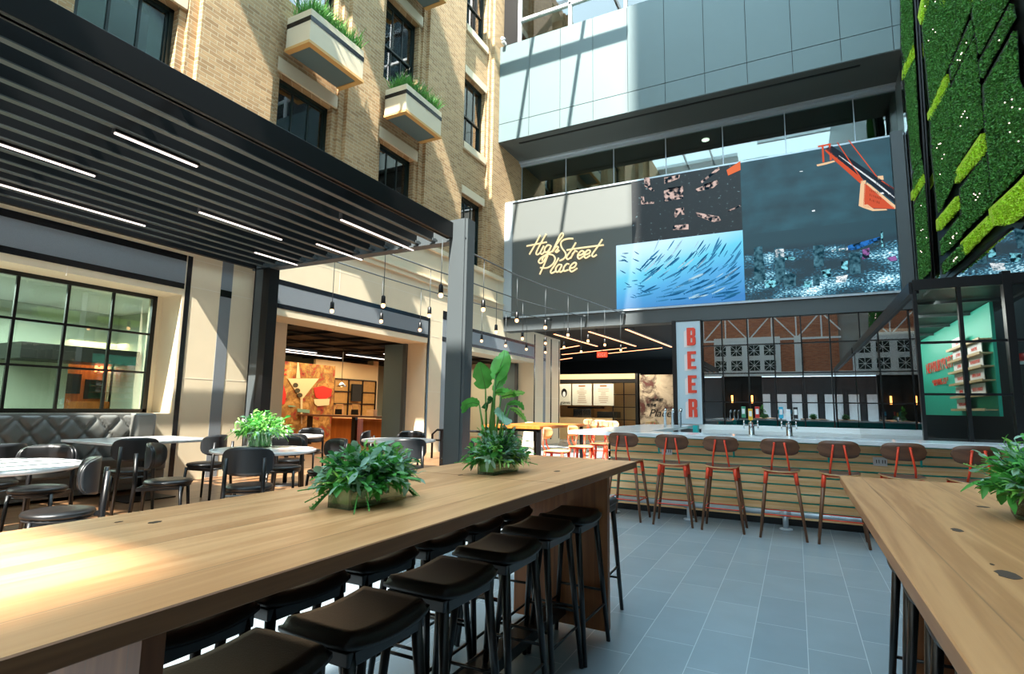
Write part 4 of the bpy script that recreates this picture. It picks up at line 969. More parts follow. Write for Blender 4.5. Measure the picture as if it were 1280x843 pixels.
# ------------------------------------------------------------------ cables with hanging bulbs
CAB = [(-4.53, [(6.6,3.87),(8.0,3.87),(9.0,3.87),(10.3,3.93),(12.9,4.10),(14.6,4.2),(YS,4.30)]),
       (-5.76, [(6.6,3.86),(8.0,3.88),(9.0,3.92),(10.4,3.94),(11.7,3.98),(13.1,4.06),(14.4,4.14),(YS,4.29)]),
       (-6.99, [(6.6,3.88),(8.0,3.88),(9.3,3.90),(10.6,3.93),(11.6,3.98),(13.2,4.05),(14.5,4.14),(YS,4.27)])]
BUL = [[(551,367),(604,385),(646,399),(681.7,408),(710,417.5),(735,425),(756,430),(776,436.6)],
       [(479,380),(536.7,393),(584,404),(620,413.5),(653,422),(681.7,428),(705,433),(726.5,438.5)],
       [(415,387),(476.5,400),(525,411),(566,416),(602,425),(632,431),(658,435.5),(681.7,439.5)]]
CN = ['nearest to the court', 'in the middle', 'nearest to the facade']
LB = [['beside the pergola post', 'in front of the brick corner', 'below the first script letter', 'below the script sign', 'right of the script sign', 'before the first orange light', 'before the second orange light', 'by the exit sign'],
      ['before the dark door opening', 'just left of the pergola post', 'hidden close by the post', 'over the tall plant', 'over the second door', 'against the black striped stone', 'at the corner of the stone', 'at the black ceiling edge'],
      ['over the mural door left end', 'above the mural door', 'over the mural door right end', 'just left of the post', 'above the tall plant tip', 'above the second door jamb', 'at the granite band end', 'lowest at stone stripes']]
bulb_proto = None
for ci, (X, P) in enumerate(CAB):
    q = MB(); q.tube([(X, y, z) for y, z in P], .012, 6)
    q.tube([(X, YS-.25, P[-1][1]), (X, YS-.02, P[-1][1]+.01)], .035, 8)
    tag(q.build('cable', M['steel']), 'thin steel cable with hanging bulbs from pergola to beam, %s' % CN[ci], 'cable')
    for bi, (px, py) in enumerate(BUL[ci]):
        c_ = at_x(px, py, X); y = c_.y; z = c_.z
        zt = P[-1][1]
        for (y0, z0), (y1, z1) in zip(P[:-1], P[1:]):
            if y0 <= y <= y1: zt = z0+(z1-z0)*(y-y0)/(y1-y0)
        if y < 6.6: zt = 3.86
        t = thing('pendant_bulb', 'small warm bulb on the cable %s, %s' % (CN[ci], LB[ci][bi]), 'pendant light', (X, y, zt), 0, 'bulbs hanging from the three cables')
        q = MB(); q.tube([(X, y, z+.1), (X, y, zt)], .006, 5); q.build('cord', M['steel'], t)
        q = MB(); q.lathe([(.012, .14), (.032, .12), (.036, .02), (.034, .0)], (X, y, z), 10); q.build('socket', M['black'], t)
        q = MB(); q.lathe([(.022, .01), (.032, -.02), (.034, -.038), (.024, -.058), (.005, -.066)], (X, y, z), 12); q.build('bulb', M['bulb'], t)

# ------------------------------------------------------------------ facade planter boxes with grass
def planter(y0, y1, z0, h, lab, seed):
    X1 = -8.13; rnd = random.Random(seed)
    t = thing('planter_box', lab, 'planter', ((XF+X1)/2, (y0+y1)/2, z0), 0, 'planter boxes on the brick facade')
    q = MB(); q.box((XF-.05, y0, z0+.061), (X1, y1, z0+h)); q.build('box', M['stone'], t, bevel=.01)
    q = MB(); q.box((XF-.05, y0-.005, z0+h*.66), (X1+.006, y1+.005, z0+h*.8)); q.build('band', M['blackstone'], t)
    q = MB(); q.box((XF-.05, y0-.02, z0), (X1+.02, y0+.10, z0+.06)); q.box((XF-.05, y1-.10, z0), (X1+.02, y1+.02, z0+.06)); q.box((X1-.1, y0+.10, z0), (X1+.02, y1-.10, z0+.06)); q.build('base_frame', mat('planter_frame%d' % seed, '#d6a765', .6), t)
    q = MB(); q.box((XF-.05, y0+.08, z0+.02), (X1-.08, y1-.08, z0+.05)); q.build('base_panel', M['panel'], t)
    q = MB()
    for i in range(1500):
        x = rnd.uniform(XF+.05, X1-.04); y = rnd.uniform(y0+.04, y1-.04); d = Vector((rnd.gauss(.12, .28), rnd.gauss(0, .3), 1)).normalized()
        q.leaf((x, y, z0+h-.03), d, rnd.uniform(.25, .6), .018, (rnd.random()-.5, rnd.random()-.5, .1), rnd.uniform(.05, .4), 3, 0, 'lance')
    for i in range(70):
        x = rnd.uniform(XF+.1, X1+.05); y = rnd.uniform(y0, y1); q.m = 1
        q.leaf((x, y, z0+h+rnd.uniform(.2, .42)), (rnd.gauss(.2, .3), rnd.gauss(0, .3), 1), .10, .022, (1, 0, 0), .1, 3, .1, 'oval')
    q.build('grass', [M['grass'], mat('grass_plume%d' % seed, '#e3c9b6', .7)], t, recalc=False)['kind'] = 'stuff'
planter(6.93, 8.42, 8.42, .74, 'pale stone planter box with grass on the brick facade, the nearer lower one', 1)
planter(9.92, 11.42, 8.52, .74, 'pale stone planter box with grass on the brick facade, the farther lower one', 2)
planter(9.92, 11.42, 12.5, .74, 'planter box at the top frame edge of which only the base shows', 3)
for k, (y0, y1, z0) in enumerate(((6.94, 8.35, 8.0), (9.95, 11.32, 8.0), (3.48, 4.91, 8.0), (9.95, 11.32, 12.0))):
    b = MB(); b.box((XF-.2, y0-.1, z0+.02), (XF-.12, y1+.1, z0+.3))
    struct(b.build('trim_%d' % (80+k), M['stone']))

# ------------------------------------------------------------------ bar
CZ = 1.10
bar_ = thing('bar_counter', 'long white topped bar clad in blond boards with teal lines', 'bar', (0, 7.9, 0))
q = MB(); q.box((-2.95, 7.53, CZ-.05), (6, 8.32, CZ)); q.box((-2.95, 8.32, CZ-.05), (-1.95, 12.3, CZ)); q.build('counter_top', M['counter'], bar_, bevel=.004)
q = MB(); q.box((-2.44, 7.93, .09), (6, 8.0, CZ-.05)); q.box((-2.44, 8.0, .09), (-2.37, 12.2, CZ-.05)); q.build('front_core', M['teal'], bar_)
z = .09; k = 0
while z < CZ-.06:
    q = MB(); z1 = min(z+.084, CZ-.05)
    q.box((-2.46, 7.90, z), (6, 7.94, z1)); q.box((-2.47, 7.90, z), (-2.43, 12.2, z1)); q.build('board', M['slat'], bar_); z += .106
q = MB(); q.box((-2.40, 7.95, 0), (6, 8.0, .085)); q.build('toe_kick', M['black'], bar_)
q = MB(); q.box((-1.95, 12.15, .2), (-1.85, 12.35, CZ+.0)); q.build('end_cap', M['teal'], bar_)
for x in (-1.72, -.75, .33, 1.25):
    q = MB(); q.tube([(x, 7.90, .93), (x, 7.86, .93), (x, 7.84, .90), (x, 7.85, .84), (x, 7.82, .82)], .012, 6); q.build('bag_hook', M['teal'], bar_)
for x in (-1.62, .86):
    q = MB(); q.box((x-.07, 7.885, .80), (x+.07, 7.9, .90)); o_ = q.build('socket_plate', M['white'], bar_)
    q = MB()
    for dx in (-.04, -.015, .02, .045): q.box((x+dx, 7.88, .83), (x+dx+.008, 7.886, .87))
    q.build('socket_slots', M['black'], o_)
q = MB(); q.box((-1.2, 8.9, .1), (6, 9.5, .82)); q.build('service_unit', M['chrome'], bar_)
fr = thing('foot_rail', 'pale grey pipe foot rail on round flanges along the bar', 'foot rail', (-.5, 7.66, 0))
q = MB(); q.tube([(-2.45, 7.66, .19), (3.5, 7.66, .19)], .034, 12); q.build('pipe', M['greymetal'], fr)
for x in (-2.3, -1.30, -.17, .97, 2.1):
    q = MB(); q.tube([(x-.06, 7.66, .19), (x+.06, 7.66, .19)], .045, 12); q.tube([(x, 7.66, .19), (x, 7.66, .01)], .032, 12); q.lathe([(.075, 0), (.075, .012), (.045, .02)], (x, 7.66, 0), 16); q.build('flange_leg', M['greymetal'], fr)
# tap towers
def tower(x, y, lab, cols):
    t = thing('beer_tap_tower', lab, 'beer tap', (x, y, CZ))
    q = MB(); q.lathe([(.05, 0), (.036, .01), (.036, .17), (.02, .175)], (x, y, CZ), 16); q.build('column', M['chrome'], t)
    for k, c in enumerate(cols):
        dx = (k-1)*.085
        q = MB(); q.tube([(x, y, CZ+.13), (x+dx, y-.07, CZ+.13), (x+dx, y-.08, CZ+.08)], .011, 8); q.tube([(x+dx, y-.07, CZ+.12), (x+dx, y-.07, CZ+.2)], .010, 8); f_ = q.build('faucet', M['chrome'], t)
        zt = CZ+.2+(0 if k == 1 else .03)
        q = MB(); q.box((x+dx-.026, y-.095, zt), (x+dx+.026, y-.045, zt+.15)); h_ = q.build('tap_handle', mat('tap_colour', c, .4), t, bevel=.004)
        q = MB(); q.box((x+dx-.018, y-.099, zt+.05), (x+dx+.018, y-.094, zt+.12)); q.build('tap_label', M['white'], h_)
tower(-.545, 8.15, 'chrome beer tap tower with green, yellow and red handles', ['#3f8f6c', '#e0b23a', '#c8322a'])
tower(-.09, 8.15, 'chrome beer tap tower with blue, white and black handles', ['#2f9fc0', '#dfe3ea', '#17181c'])
t = thing('wine_tap', 'cluster of small chrome tap columns beside the tall BEER sign', 'beer tap', (-2.05, 10.6, CZ))
for k in range(3): x = -2.2+k*.14; q = MB(); q.tube([(x, 10.6, CZ), (x, 10.6, CZ+.30), (x+.03, 10.52, CZ+.33), (x+.03, 10.48, CZ+.28)], .024, 8); q.build('column', M['chrome'], t)

# ------------------------------------------------------------------ bar stools (walnut back, orange red steel)
def make_barstool(backm, legm, seatm, redlegs=False):
    t = thing('bar_stool', '', 'bar stool')
    n = 20; q = MB()
    def sup(a, rx, ry, e=.55): c, s = math.cos(a), math.sin(a); return (rx*math.copysign(abs(c)**e, c), ry*math.copysign(abs(s)**e, s))
    for zo, sc_ in ((.735, .94), (.742, 1.0), (.752, 1.0), (.756, .97)):
        q.v += [Vector((sup(2*PI*k/n, .20*sc_, .19*sc_)[0], sup(2*PI*k/n, .20*sc_, .19*sc_)[1], zo+.018*(sup(2*PI*k/n, 1, 1)[0]**2)-.008)) for k in range(n)]
    for r in range(3):
        for k in range(n): q.f.append([r*n+k, r*n+(k+1) % n, (r+1)*n+(k+1) % n, (r+1)*n+k]); q.mi.append(1 if r < 2 else 0); q.smooth.append(True)
    q.f.append(list(range(n))[::-1]); q.mi.append(0); q.smooth.append(True); q.f.append([3*n+k for k in range(n)]); q.mi.append(0); q.smooth.append(False)
    q.build('seat', [seatm, M['blond']], t)
    # curved oval back
    q = MB(); W, H = .208, .094; cols = 18
    for side in (0, 1):
        for i in range(cols+1):
            u = -1+2*i/cols; x = W*u; hh = H*(1-abs(u)**4.5)**.45 if abs(u) < 1 else .0
            yb = -.185-.012*side-.0+.045*u*u
            for v in (-1, -.5, 0, .5, 1): q.v.append(Vector((x, yb, 1.02+hh*v)))
    m_ = (cols+1)*5
    for side in (0, 1):
        for i in range(cols):
            for v in range(4): a = side*m_+i*5+v; q.f.append([a, a+1, a+6, a+5]); q.mi.append(0); q.smooth.append(True)
    for i in range(cols):
        for v in (0, 4): a = i*5+v; q.f.append([a, a+5, m_+a+5, m_+a]); q.mi.append(0); q.smooth.append(True)
    q.build('backrest', backm, t)
    for s in (-1, 1):
        q = MB(); q.tube([(s*.095, -.15, .73), (s*.085, -.205, .84), (s*.05, -.212, 1.07)], .011, 8)
        for zz in (1.06, 1.0): q.tube([(s*(.05+.012), -.212, zz), (s*(.05+.012), -.226, zz)], .006, 6)
        q.build('back_rod', M['red'], t)
    q = MB()
    q.box((-.14, -.15, .715), (.14, -.125, .735)); q.box((-.14, .125, .715), (.14, .15, .735)); q.box((-.155, -.15, .715), (-.13, .15, .735)); q.box((.13, -.15, .715), (.155, .15, .735)); q.build('seat_frame', M['red'], t)
    for sx in (-1, 1):
        for sy in (-1, 1):
            q = MB(); top = Vector((sx*.150, sy*.14, .73)); bot = Vector((sx*.235, sy*.20, 0)); mid = top.lerp(bot, .16)
            q.tube([mid, bot], [.021, .014], 10); lg_ = q.build('leg', M['red'] if redlegs else legm, t)
            q = MB(); q.tube([top, mid.lerp(bot, .02)], .023, 10); q.build('collar', M['red'], lg_)
    def lp(sx, sy, z): return Vector((sx*.150, sy*.14, .73)).lerp(Vector((sx*.235, sy*.20, 0)), 1-z/.73)
    q = MB(); z = .26
    C4 = [lp(-1, -1, z), lp(1, -1, z), lp(1, 1, z), lp(-1, 1, z)]
    for i in range(4): q.tube([C4[i], C4[(i+1) % 4]], .007, 6)
    q.build('footring', M['red'], t)
    return t
bs_ = Proto(make_barstool(M['walnut'], M['walnut_leg'], M['walnut']))
BL = ['walnut bar stool with orange red rods at the bar, leftmost by the counter corner', 'walnut bar stool at the bar in front of the left power socket', 'walnut bar stool at the bar, third from the counter corner', 'walnut bar stool at the bar directly below the blue handled taps', 'walnut bar stool at the bar whose legs end at the near table corner', 'walnut bar stool in front of the right power socket, partly behind the near table', 'walnut bar stool whose back stands behind the leafy plant at the right edge']
for i, (x, y, r) in enumerate(((-2.03, 7.34, -.06), (-1.42, 7.32, .05), (-.83, 7.30, .0), (-.19, 7.24, .02), (.40, 7.22, -.03), (.98, 7.28, .05), (1.56, 7.2, .1))):
    bs_.put((x, y, 0), r, BL[i], 'walnut stools along the front of the bar')
bl_ = Proto(make_barstool(M['blond'], M['blond'], M['blond'], True))
for i, (x, y, r) in enumerate(((-3.38, 8.15, -PI/2+.05), (-3.42, 9.35, -PI/2-.1), (-3.4, 10.4, -PI/2))):
    bl_.put((x, y, 0), r, ['blond stool with orange frame at the left side of the bar, the nearest', 'blond stool with orange frame at the left side of the bar, the middle one', 'blond stool with orange frame at the left side of the bar, the farthest'][i], 'blond stools at the left side of the bar')
# high table and small chairs behind the left side of the bar
t = thing('high_table', 'orange topped high table with black frame left of the bar', 'table', (-5.2, 9.8, 0))
q = MB(); q.box((-5.35, 9.2, 1.03), (-4.15, 11.6, 1.08)); q.build('table_top', M['cabinet'], t)
for x in (-5.3, -4.2):
    for y in (9.25, 11.5): q = MB(); q.box((x-.03, y, 0), (x+.03, y+.06, 1.03)); q.build('leg', M['black'], t)
q = MB(); q.box((-5.3, 9.25, .98), (-4.2, 9.3, 1.03)); q.build('apron', M['black'], t); q = MB(); q.box((-5.3, 9.25, .2), (-4.2, 9.3, .24)); q.build('footrest', M['black'], t)
for i, (x, y) in enumerate(((-4.3, 14.2), (-4.9, 14.9), (-3.6, 15.2), (-5.6, 15.6))):
    bl_.put((x, y, 0), .4*i, ['blond stool far behind the white counter, leftmost of the small far ones', 'blond stool far behind the white counter, second of the small far ones', 'blond stool far behind the white counter, closest to the BEER sign', 'blond stool far behind the high table'][i], 'small far stools')
rl = thing('ramp_railing', 'black metal hand railing between the tall plant and the bar', 'railing', (-4.9, 8.5, 0))
q = MB()
q.tube([(-5.8, 8.2, .50), (-5.8, 8.2, .92), (-5.7, 8.2, 1.0), (-4.6, 8.2, 1.0), (-4.5, 8.25, .95), (-4.5, 8.3, .1)], .02, 8)
q.build('handrail', M['black'], rl)
for x in (-5.6, -5.1, -4.7): q = MB(); q.box((x-.02, 8.18, 0), (x+.02, 8.22, 1.0)); q.build('post', M['black'], rl)
q = MB(); q.tube([(-5.8, 8.2, .82), (-4.5, 8.2, .82)], .015, 8); q.build('rail', M['black'], rl)

# ------------------------------------------------------------------ long oak tables
def knots(nm, spots, parent, z, m_):
    q = MB()
    for x, y, a, b_ in spots:
        n_ = 12; q.prism([Vector((x+a*math.cos(2*PI*k/n_)*(1+.2*math.sin(3*k)), y+b_*math.sin(2*PI*k/n_), z)) for k in range(n_)], (0, 0, .0006))
    q.build(nm, m_, parent)
M['knot'] = mat('dark_knot', '#3a2716', .7)
lt = thing('communal_table', 'long oak communal table with dark edge carrying two leafy planters', 'table', (-1.43, 1.5, 0))
q = MB(); q.box((-1.89, -.9, 1.028), (-.975, 2.45, 1.07)); q.box((-1.89, 2.452, 1.028), (-.975, 3.76, 1.07))
for i in range(len(q.f)): 
    pass
o = q.build('table_top', [M['oak'], M['walnut_edge']], lt, bevel=.003, bseg=1)
for p in o.data.polygons:
    if abs(p.normal.z) < .5 or p.normal.z < -.5: p.material_index = 1
knots('knot', [(-1.68, 1.0, .012, .02), (-1.77, .95, .006, .012), (-1.55, 2.45, .01, .02), (-1.2, 2.9, .015, .03), (-1.8, 1.9, .008, .012)], lt, 1.0702, M['knot'])
for y in (.652, 3.50): q = MB(); q.box((-1.76, y, .04), (-1.10, y+.045, 1.028)); q.build('end_panel', M['walnut_v'], lt)
q = MB(); q.box((-1.50, .69, .10), (-1.38, 3.5, .16)); q.build('stretcher', M['black'], lt)
q = MB(); q.box((-1.47, .69, .95), (-1.40, 3.5, 1.028)); q.build('top_rail', M['blackwood'], lt)
rt = thing('communal_table', 'knotty oak high table at the right frame edge with a round planter', 'table', (.9, 1.5, 0))
q = MB(); q.box((.20, -1.0, 1.028), (1.35, 3.62, 1.07))
o = q.build('table_top', [M['oak2'], M['oak2']], rt, bevel=.003, bseg=1)
knots('knot', [(.42, 2.16, .014, .03), (.40, 1.63, .02, .04), (.395, 1.72, .004, .01), (.62, 2.75, .02, .02), (.80, 1.75, .012, .03)], rt, 1.0702, M['knot'])
for y in (.2, 3.25): q = MB(); q.box((.42, y, .04), (1.12, y+.05, 1.028)); q.build('end_panel', M['walnut_v'], rt)
q = MB(); q.box((.74, .2, .10), (.82, 3.3, .16)); q.build('stretcher', M['black'], rt)

# ------------------------------------------------------------------ black saddle stools
def make_stool():
    t = thing('saddle_stool', '', 'stool')
    nx, ny = 14, 12; q = MB()
    def top(u, v):
        e = max(abs(u), abs(v)); r = (abs(u)**5+abs(v)**5)**.2
        return .765+.030*(u*u)*(1 if True else 0)*.9-.045*max(0, r-.55)**2/.2-.0
    for side in (0, 1):
        for i in range(nx+1):
            for j in range(ny+1):
                u = -1+2*i/nx; v = -1+2*j/ny
                k = math.sqrt(max(1e-6, 1-.5*min(1, (abs(u)**6))*(abs(v)**6)*.22))
                x = u*.195*(1-.06*abs(v)**3); y = v*.158*(1-.05*abs(u)**3)*k
                rr = max(abs(u), abs(v)); edge = max(0, (rr-.8)/.2)
                if side == 0: z = .745+.022*u*u+.030*math.sqrt(max(0, 1-edge**2))-.0
                else: z = .735+.018*u*u-.004*(1-edge)
                q.v.append(Vector((x, y, z)))
    m_ = (nx+1)*(ny+1)
    for side in (0, 1):
        for i in range(nx):
            for j in range(ny): a = side*m_+i*(ny+1)+j; q.f.append([a, a+1, a+ny+2, a+ny+1]); q.mi.append(0); q.smooth.append(True)
    rim = [i*(ny+1) for i in range(nx+1)]+[nx*(ny+1)+j for j in range(1, ny+1)]+[i*(ny+1)+ny for i in range(nx-1, -1, -1)]+[j for j in range(ny-1, 0, -1)]
    for a, c in zip(rim, rim[1:]+rim[:1]): q.f.append([a, c, m_+c, m_+a]); q.mi.append(0); q.smooth.append(True)
    q.build('seat', M['brownleather'], t)
    q = MB(); q.box((-.165, -.13, .695), (.165, -.10, .738)); q.box((-.165, .10, .695), (.165, .13, .738)); q.box((-.175, -.13, .70), (-.145, .13, .742)); q.box((.145, -.13, .70), (.175, .13, .742)); q.build('seat_frame', M['blackwood'], t, bevel=.005)
    T = lambda sx, sy: Vector((sx*.150, sy*.112, .735)); B = lambda sx, sy: Vector((sx*.198, sy*.175, 0))
    for sx in (-1, 1):
        for sy in (-1, 1): q = MB(); q.tube([T(sx, sy), B(sx, sy)], [.019, .013], 10); q.build('leg', M['blackwood'], t)
    lp = lambda sx, sy, z: T(sx, sy).lerp(B(sx, sy), 1-z/.735)
    for (a, c, z) in (((-1, -1), (1, -1), .22), ((-1, 1), (1, 1), .22), ((-1, -1), (-1, 1), .30), ((1, -1), (1, 1), .30)):
        q = MB(); q.tube([lp(*a, z), lp(*c, z)], .0075, 6); q.build('stretcher', M['blackwood'], t)
    return t
ss = Proto(make_stool())
G = 'black saddle stools at the long table'
near = [(-1.26, .98), (-1.25, 1.40), (-1.25, 1.87), (-1.27, 2.36), (-1.29, 2.86), (-1.27, 3.28)]
nl = ['closest to the camera, cut by the bottom frame edge', 'second from the camera, near side', 'third from the camera on the near side', 'fourth from the camera on the near side', 'fifth from the camera on the near side', 'sixth on the near side, right before the wooden end panel']
for (x, y), l in zip(near, nl): ss.put((x, y, 0), PI/2+jit(.06), 'black saddle stool, long table, '+l, G)
ss.put((-1.36, 3.86, 0), jit(.05), 'black saddle stool standing at the far end of the long table beyond its panel', G)
far = [(-1.72, 1.12), (-1.71, 1.52), (-1.70, 1.95), (-1.70, 2.38), (-1.70, 2.78), (-1.69, 3.16)]
fl = ['closest to the camera', 'second from the camera', 'third from the camera', 'fourth from the camera', 'fifth from the camera', 'sixth, by the end panel']
for (x, y), l in zip(far, fl): ss.put((x, y, 0), -PI/2+jit(.05), 'black saddle stool on the far side of the long table, %s' % l, G)
rn = [3.05, 2.62, 2.2, 1.78, 1.35]
for k, y in enumerate(rn): ss.put((.50, y, 0), PI/2, 'black stool of which legs show under the right hand table, %s' % ['farthest', 'second farthest', 'middle one', 'second nearest', 'nearest'][k], 'black stools under the right hand table')

# ------------------------------------------------------------------ bench along the window
bn = thing('banquette', 'long charcoal leather banquette with diamond quilted back under the grid window', 'bench', (-8.4, 1, PL))
YE = 4.62; q = MB(); y0 = -3.0; ny = int((YE-y0)/.025); nz = 26
for i in range(ny+1):
    for j in range(nz+1):
        y = y0+(YE-y0)*i/ny; z = .62+.62*j/nz
        a = (y/.30+z/.40); c_ = (y/.30-z/.40); da = abs(a-round(a)); dc = abs(c_-round(c_)); d = min(da, dc)
        h = .045*(1-math.exp(-(d/.10)**1.6)); e = min(1, (nz-j)/2.0, (j+.0)/1.0+.4)
        q.v.append(Vector((-8.62+.055*(1-j/nz)+h*e, y, z)))
for i in range(ny):
    for j in range(nz): a = i*(nz+1)+j; q.f.append([a, a+1, a+nz+2, a+nz+1]); q.mi.append(0); q.smooth.append(True)
q.build('quilted_back', M['benchleather'], bn, recalc=False)
q = MB(); q.box((-8.76, y0, .2), (-8.60, YE+.02, 1.25)); q.build('back_frame', M['benchleather'], bn, bevel=.02)
q = MB(); q.box((-8.76, YE, .30), (-8.44, YE+.30, 1.25)); q.build('back_end', M['benchleather'], bn, bevel=.05, bseg=3)
q = MB(); q.box((-8.62, y0, .46), (-8.08, YE+.28, .64)); q.build('seat_cushion', M['benchleather'], bn, bevel=.035, bseg=3)
q = MB(); q.box((-8.62, y0, .30), (-8.12, YE+.28, .465)); q.box((-8.62, y0, .22), (-8.14, YE+.28, .31)); q.build('seat_base', M['benchleather'], bn, bevel=.012)

# ------------------------------------------------------------------ cafe tables
def round_table(x, y, lab, r=.53):
    t = thing('cafe_table', lab, 'table', (x, y, PL), 0)
    q = MB(); q.lathe([(r-.03, .715), (r, .725), (r, .745), (r-.006, .75)], (x, y, PL), 48); q.build('table_top', M['marble'], t)
    q = MB(); q.lathe([(.032, .03), (.032, .71)], (x, y, PL), 16); q.lathe([(.10, .70), (.10, .715)], (x, y, PL), 16); q.build('column', M['black'], t)
    q = MB(); q.lathe([(.28, .0), (.28, .012), (.05, .03)], (x, y, PL), 32); q.build('base', M['black'], t)
    return t
def square_table(x0, x1, y0, y1, lab):
    x, y = (x0+x1)/2, (y0+y1)/2
    t = thing('cafe_table', lab, 'table', (x, y, PL), 0)
    q = MB(); q.box((x0, y0, PL+.72), (x1, y1, PL+.75)); q.build('table_top', M['marble'], t, bevel=.006)
    q = MB(); q.lathe([(.04, .03), (.04, .72)], (x, y, PL), 16); q.build('column', M['black'], t)
    q = MB(); q.box((x-.3, y-.3, PL), (x+.3, y+.3, PL+.014)); q.build('base', M['black'], t)
round_table(-5.13, 4.15, 'round white marble cafe table carrying the leafy glass vase')
round_table(-5.38, 1.9, 'round white marble cafe table at the left frame edge', .6)
round_table(-5.15, 6.45, 'round white marble cafe table nearest the pergola post')
round_table(-7.1, 6.15, 'round white marble cafe table in front of the mural door')
square_table(-8.2, -7.0, 3.62, 4.95, 'square white marble table at the banquette end')
square_table(-8.2, -7.0, 1.6, 2.85, 'square white marble table at the banquette, left frame edge')

# ------------------------------------------------------------------ cafe chairs
def make_chair():
    t = thing('cafe_chair', '', 'chair')
    q = MB(); q.lathe([(.17, .425), (.205, .432), (.215, .45), (.205, .468), (.15, .478), (.02, .48)], (0, .02, 0), 32); q.build('seat', M['leather'], t)
    q = MB(); q.lathe([(.19, .41), (.20, .414), (.20, .43)], (0, .02, 0), 28); q.build('seat_shell', M['shell'], t)
    W, H, cols = .225, .13, 20
    def back(off, sh, nm, m_, tuft_=False):
        q = MB(); rows = 8
        for side in (0, 1):
            for i in range(cols+1):
                u = -1+2*i/cols; th = u*.85
                for j in range(rows+1):
                    v = -1+2*j/rows; r_ = (abs(u)**3+abs(v)**3)**(1/3); k = (1/ max(1, r_)) if r_ > 1 else 1
                    uu, vv = u*k, v*k; th = uu*.85
                    R = .30+off+(sh if side else 0)
                    if tuft_ and side == 0:
                        g = abs(math.sin(uu*2.5*PI/2))**.4*abs(math.sin((vv+1)*PI/2+PI/2))**.4; R -= .018*g*(1-r_**6 if r_ < 1 else 0)
                    q.v.append(Vector((R*math.sin(th)*W/.225*.98, .10-R*math.cos(th)+.02, .70+H*vv*(sh and 1))))
        m_c = (cols+1)*(rows+1)
        for side in (0, 1):
            for i in range(cols):
                for j in range(rows): a = side*m_c+i*(rows+1)+j; q.f.append([a, a+1, a+rows+2, a+rows+1]); q.mi.append(0); q.smooth.append(True)
        rim = [i*(rows+1) for i in range(cols+1)]+[cols*(rows+1)+j for j in range(1, rows+1)]+[i*(rows+1)+rows for i in range(cols-1, -1, -1)]+[j for j in range(rows-1, 0, -1)]
        for a, c in zip(rim, rim[1:]+rim[:1]): q.f.append([a, c, m_c+c, m_c+a]); q.mi.append(0); q.smooth.append(True)
        return q.build(nm, m_, t)
    back(0, .014, 'back_shell', M['shell']); back(-.028, .026, 'back_pad', M['leather'], True)
    for s in (-1, 1):
        q = MB(); q.tube([(s*.16, -.235, .74), (s*.165, -.225, .45), (s*.19, -.245, 0)], [.017, .020, .015], 8); q.build('leg', M['blackwood'], t)
        q = MB(); q.tube([(s*.15, .16, .42), (s*.17, .19, 0)], [.018, .013], 8); q.build('leg', M['blackwood'], t)
        q = MB(); q.bar((s*.165, -.22, .40), (s*.152, .16, .405), .02, .035); q.build('side_rail', M['blackwood'], t)
    q = MB(); q.tube([(-.16, -.22, .40), (.16, -.22, .40)], .01, 6); q.build('cross_rail', M['steel'], t); q = MB(); q.tube([(-.15, .15, .40), (.15, .15, .40)], .01, 6); q.build('cross_rail', M['steel'], t)
    return t
ch = Proto(make_chair())
def face(x, y, tx, ty): return math.atan2(-(tx-x), ty-y)
CH = [(-4.66, 3.62, -5.13, 4.15, 'charcoal cafe chair with its back to the camera at the vase table'),
      (-5.62, 3.42, -5.0, 4.05, 'charcoal cafe chair in profile facing right, tufted pad visible, left of the vase table'),
      (-6.78, 4.62, -7.6, 4.4, 'charcoal cafe chair at the square banquette table, right one seen from behind'),
      (-6.78, 3.72, -7.6, 4.0, 'charcoal cafe chair at the square banquette table, left one seen from behind'),
      (-4.66, 2.12, -5.10, 1.2, 'charcoal cafe chair in profile facing left beside the left round table'),
      (-6.72, 2.45, -7.6, 2.2, 'charcoal cafe chair at the left edge square table, seen from behind'),
      (-6.05, 2.55, -5.4, 1.95, 'charcoal cafe chair behind the left round table, pale reflection on its pad'),
      (-4.45, 5.75, -5.15, 6.45, 'charcoal cafe chair with its back to the camera at the table nearest the post'),
      (-4.52, 7.02, -5.1, 6.6, 'charcoal cafe chair beside the pergola post, facing left'),
      (-5.75, 4.95, -5.13, 4.15, 'charcoal cafe chair behind the vase table, facing the camera'),
      (-5.0, 4.95, -5.13, 4.3, 'charcoal cafe chair behind the leafy box planter at the vase table'),
      (-6.35, 5.55, -7.1, 6.15, 'charcoal cafe chair in front of the mural door table, seen from behind'),
      (-7.5, 6.95, -7.1, 6.15, 'charcoal cafe chair behind the mural door table, pale reflection on its pad'),
      (-6.3, 6.85, -7.1, 6.3, 'charcoal cafe chair between the two far round tables, facing left'),
      (-5.6, 7.3, -5.2, 6.6, 'charcoal cafe chair behind the table nearest the post')]
for x, y, tx, ty, l in CH: ch.put((x, y, PL), face(x, y, tx, ty), l, 'charcoal cafe chairs')

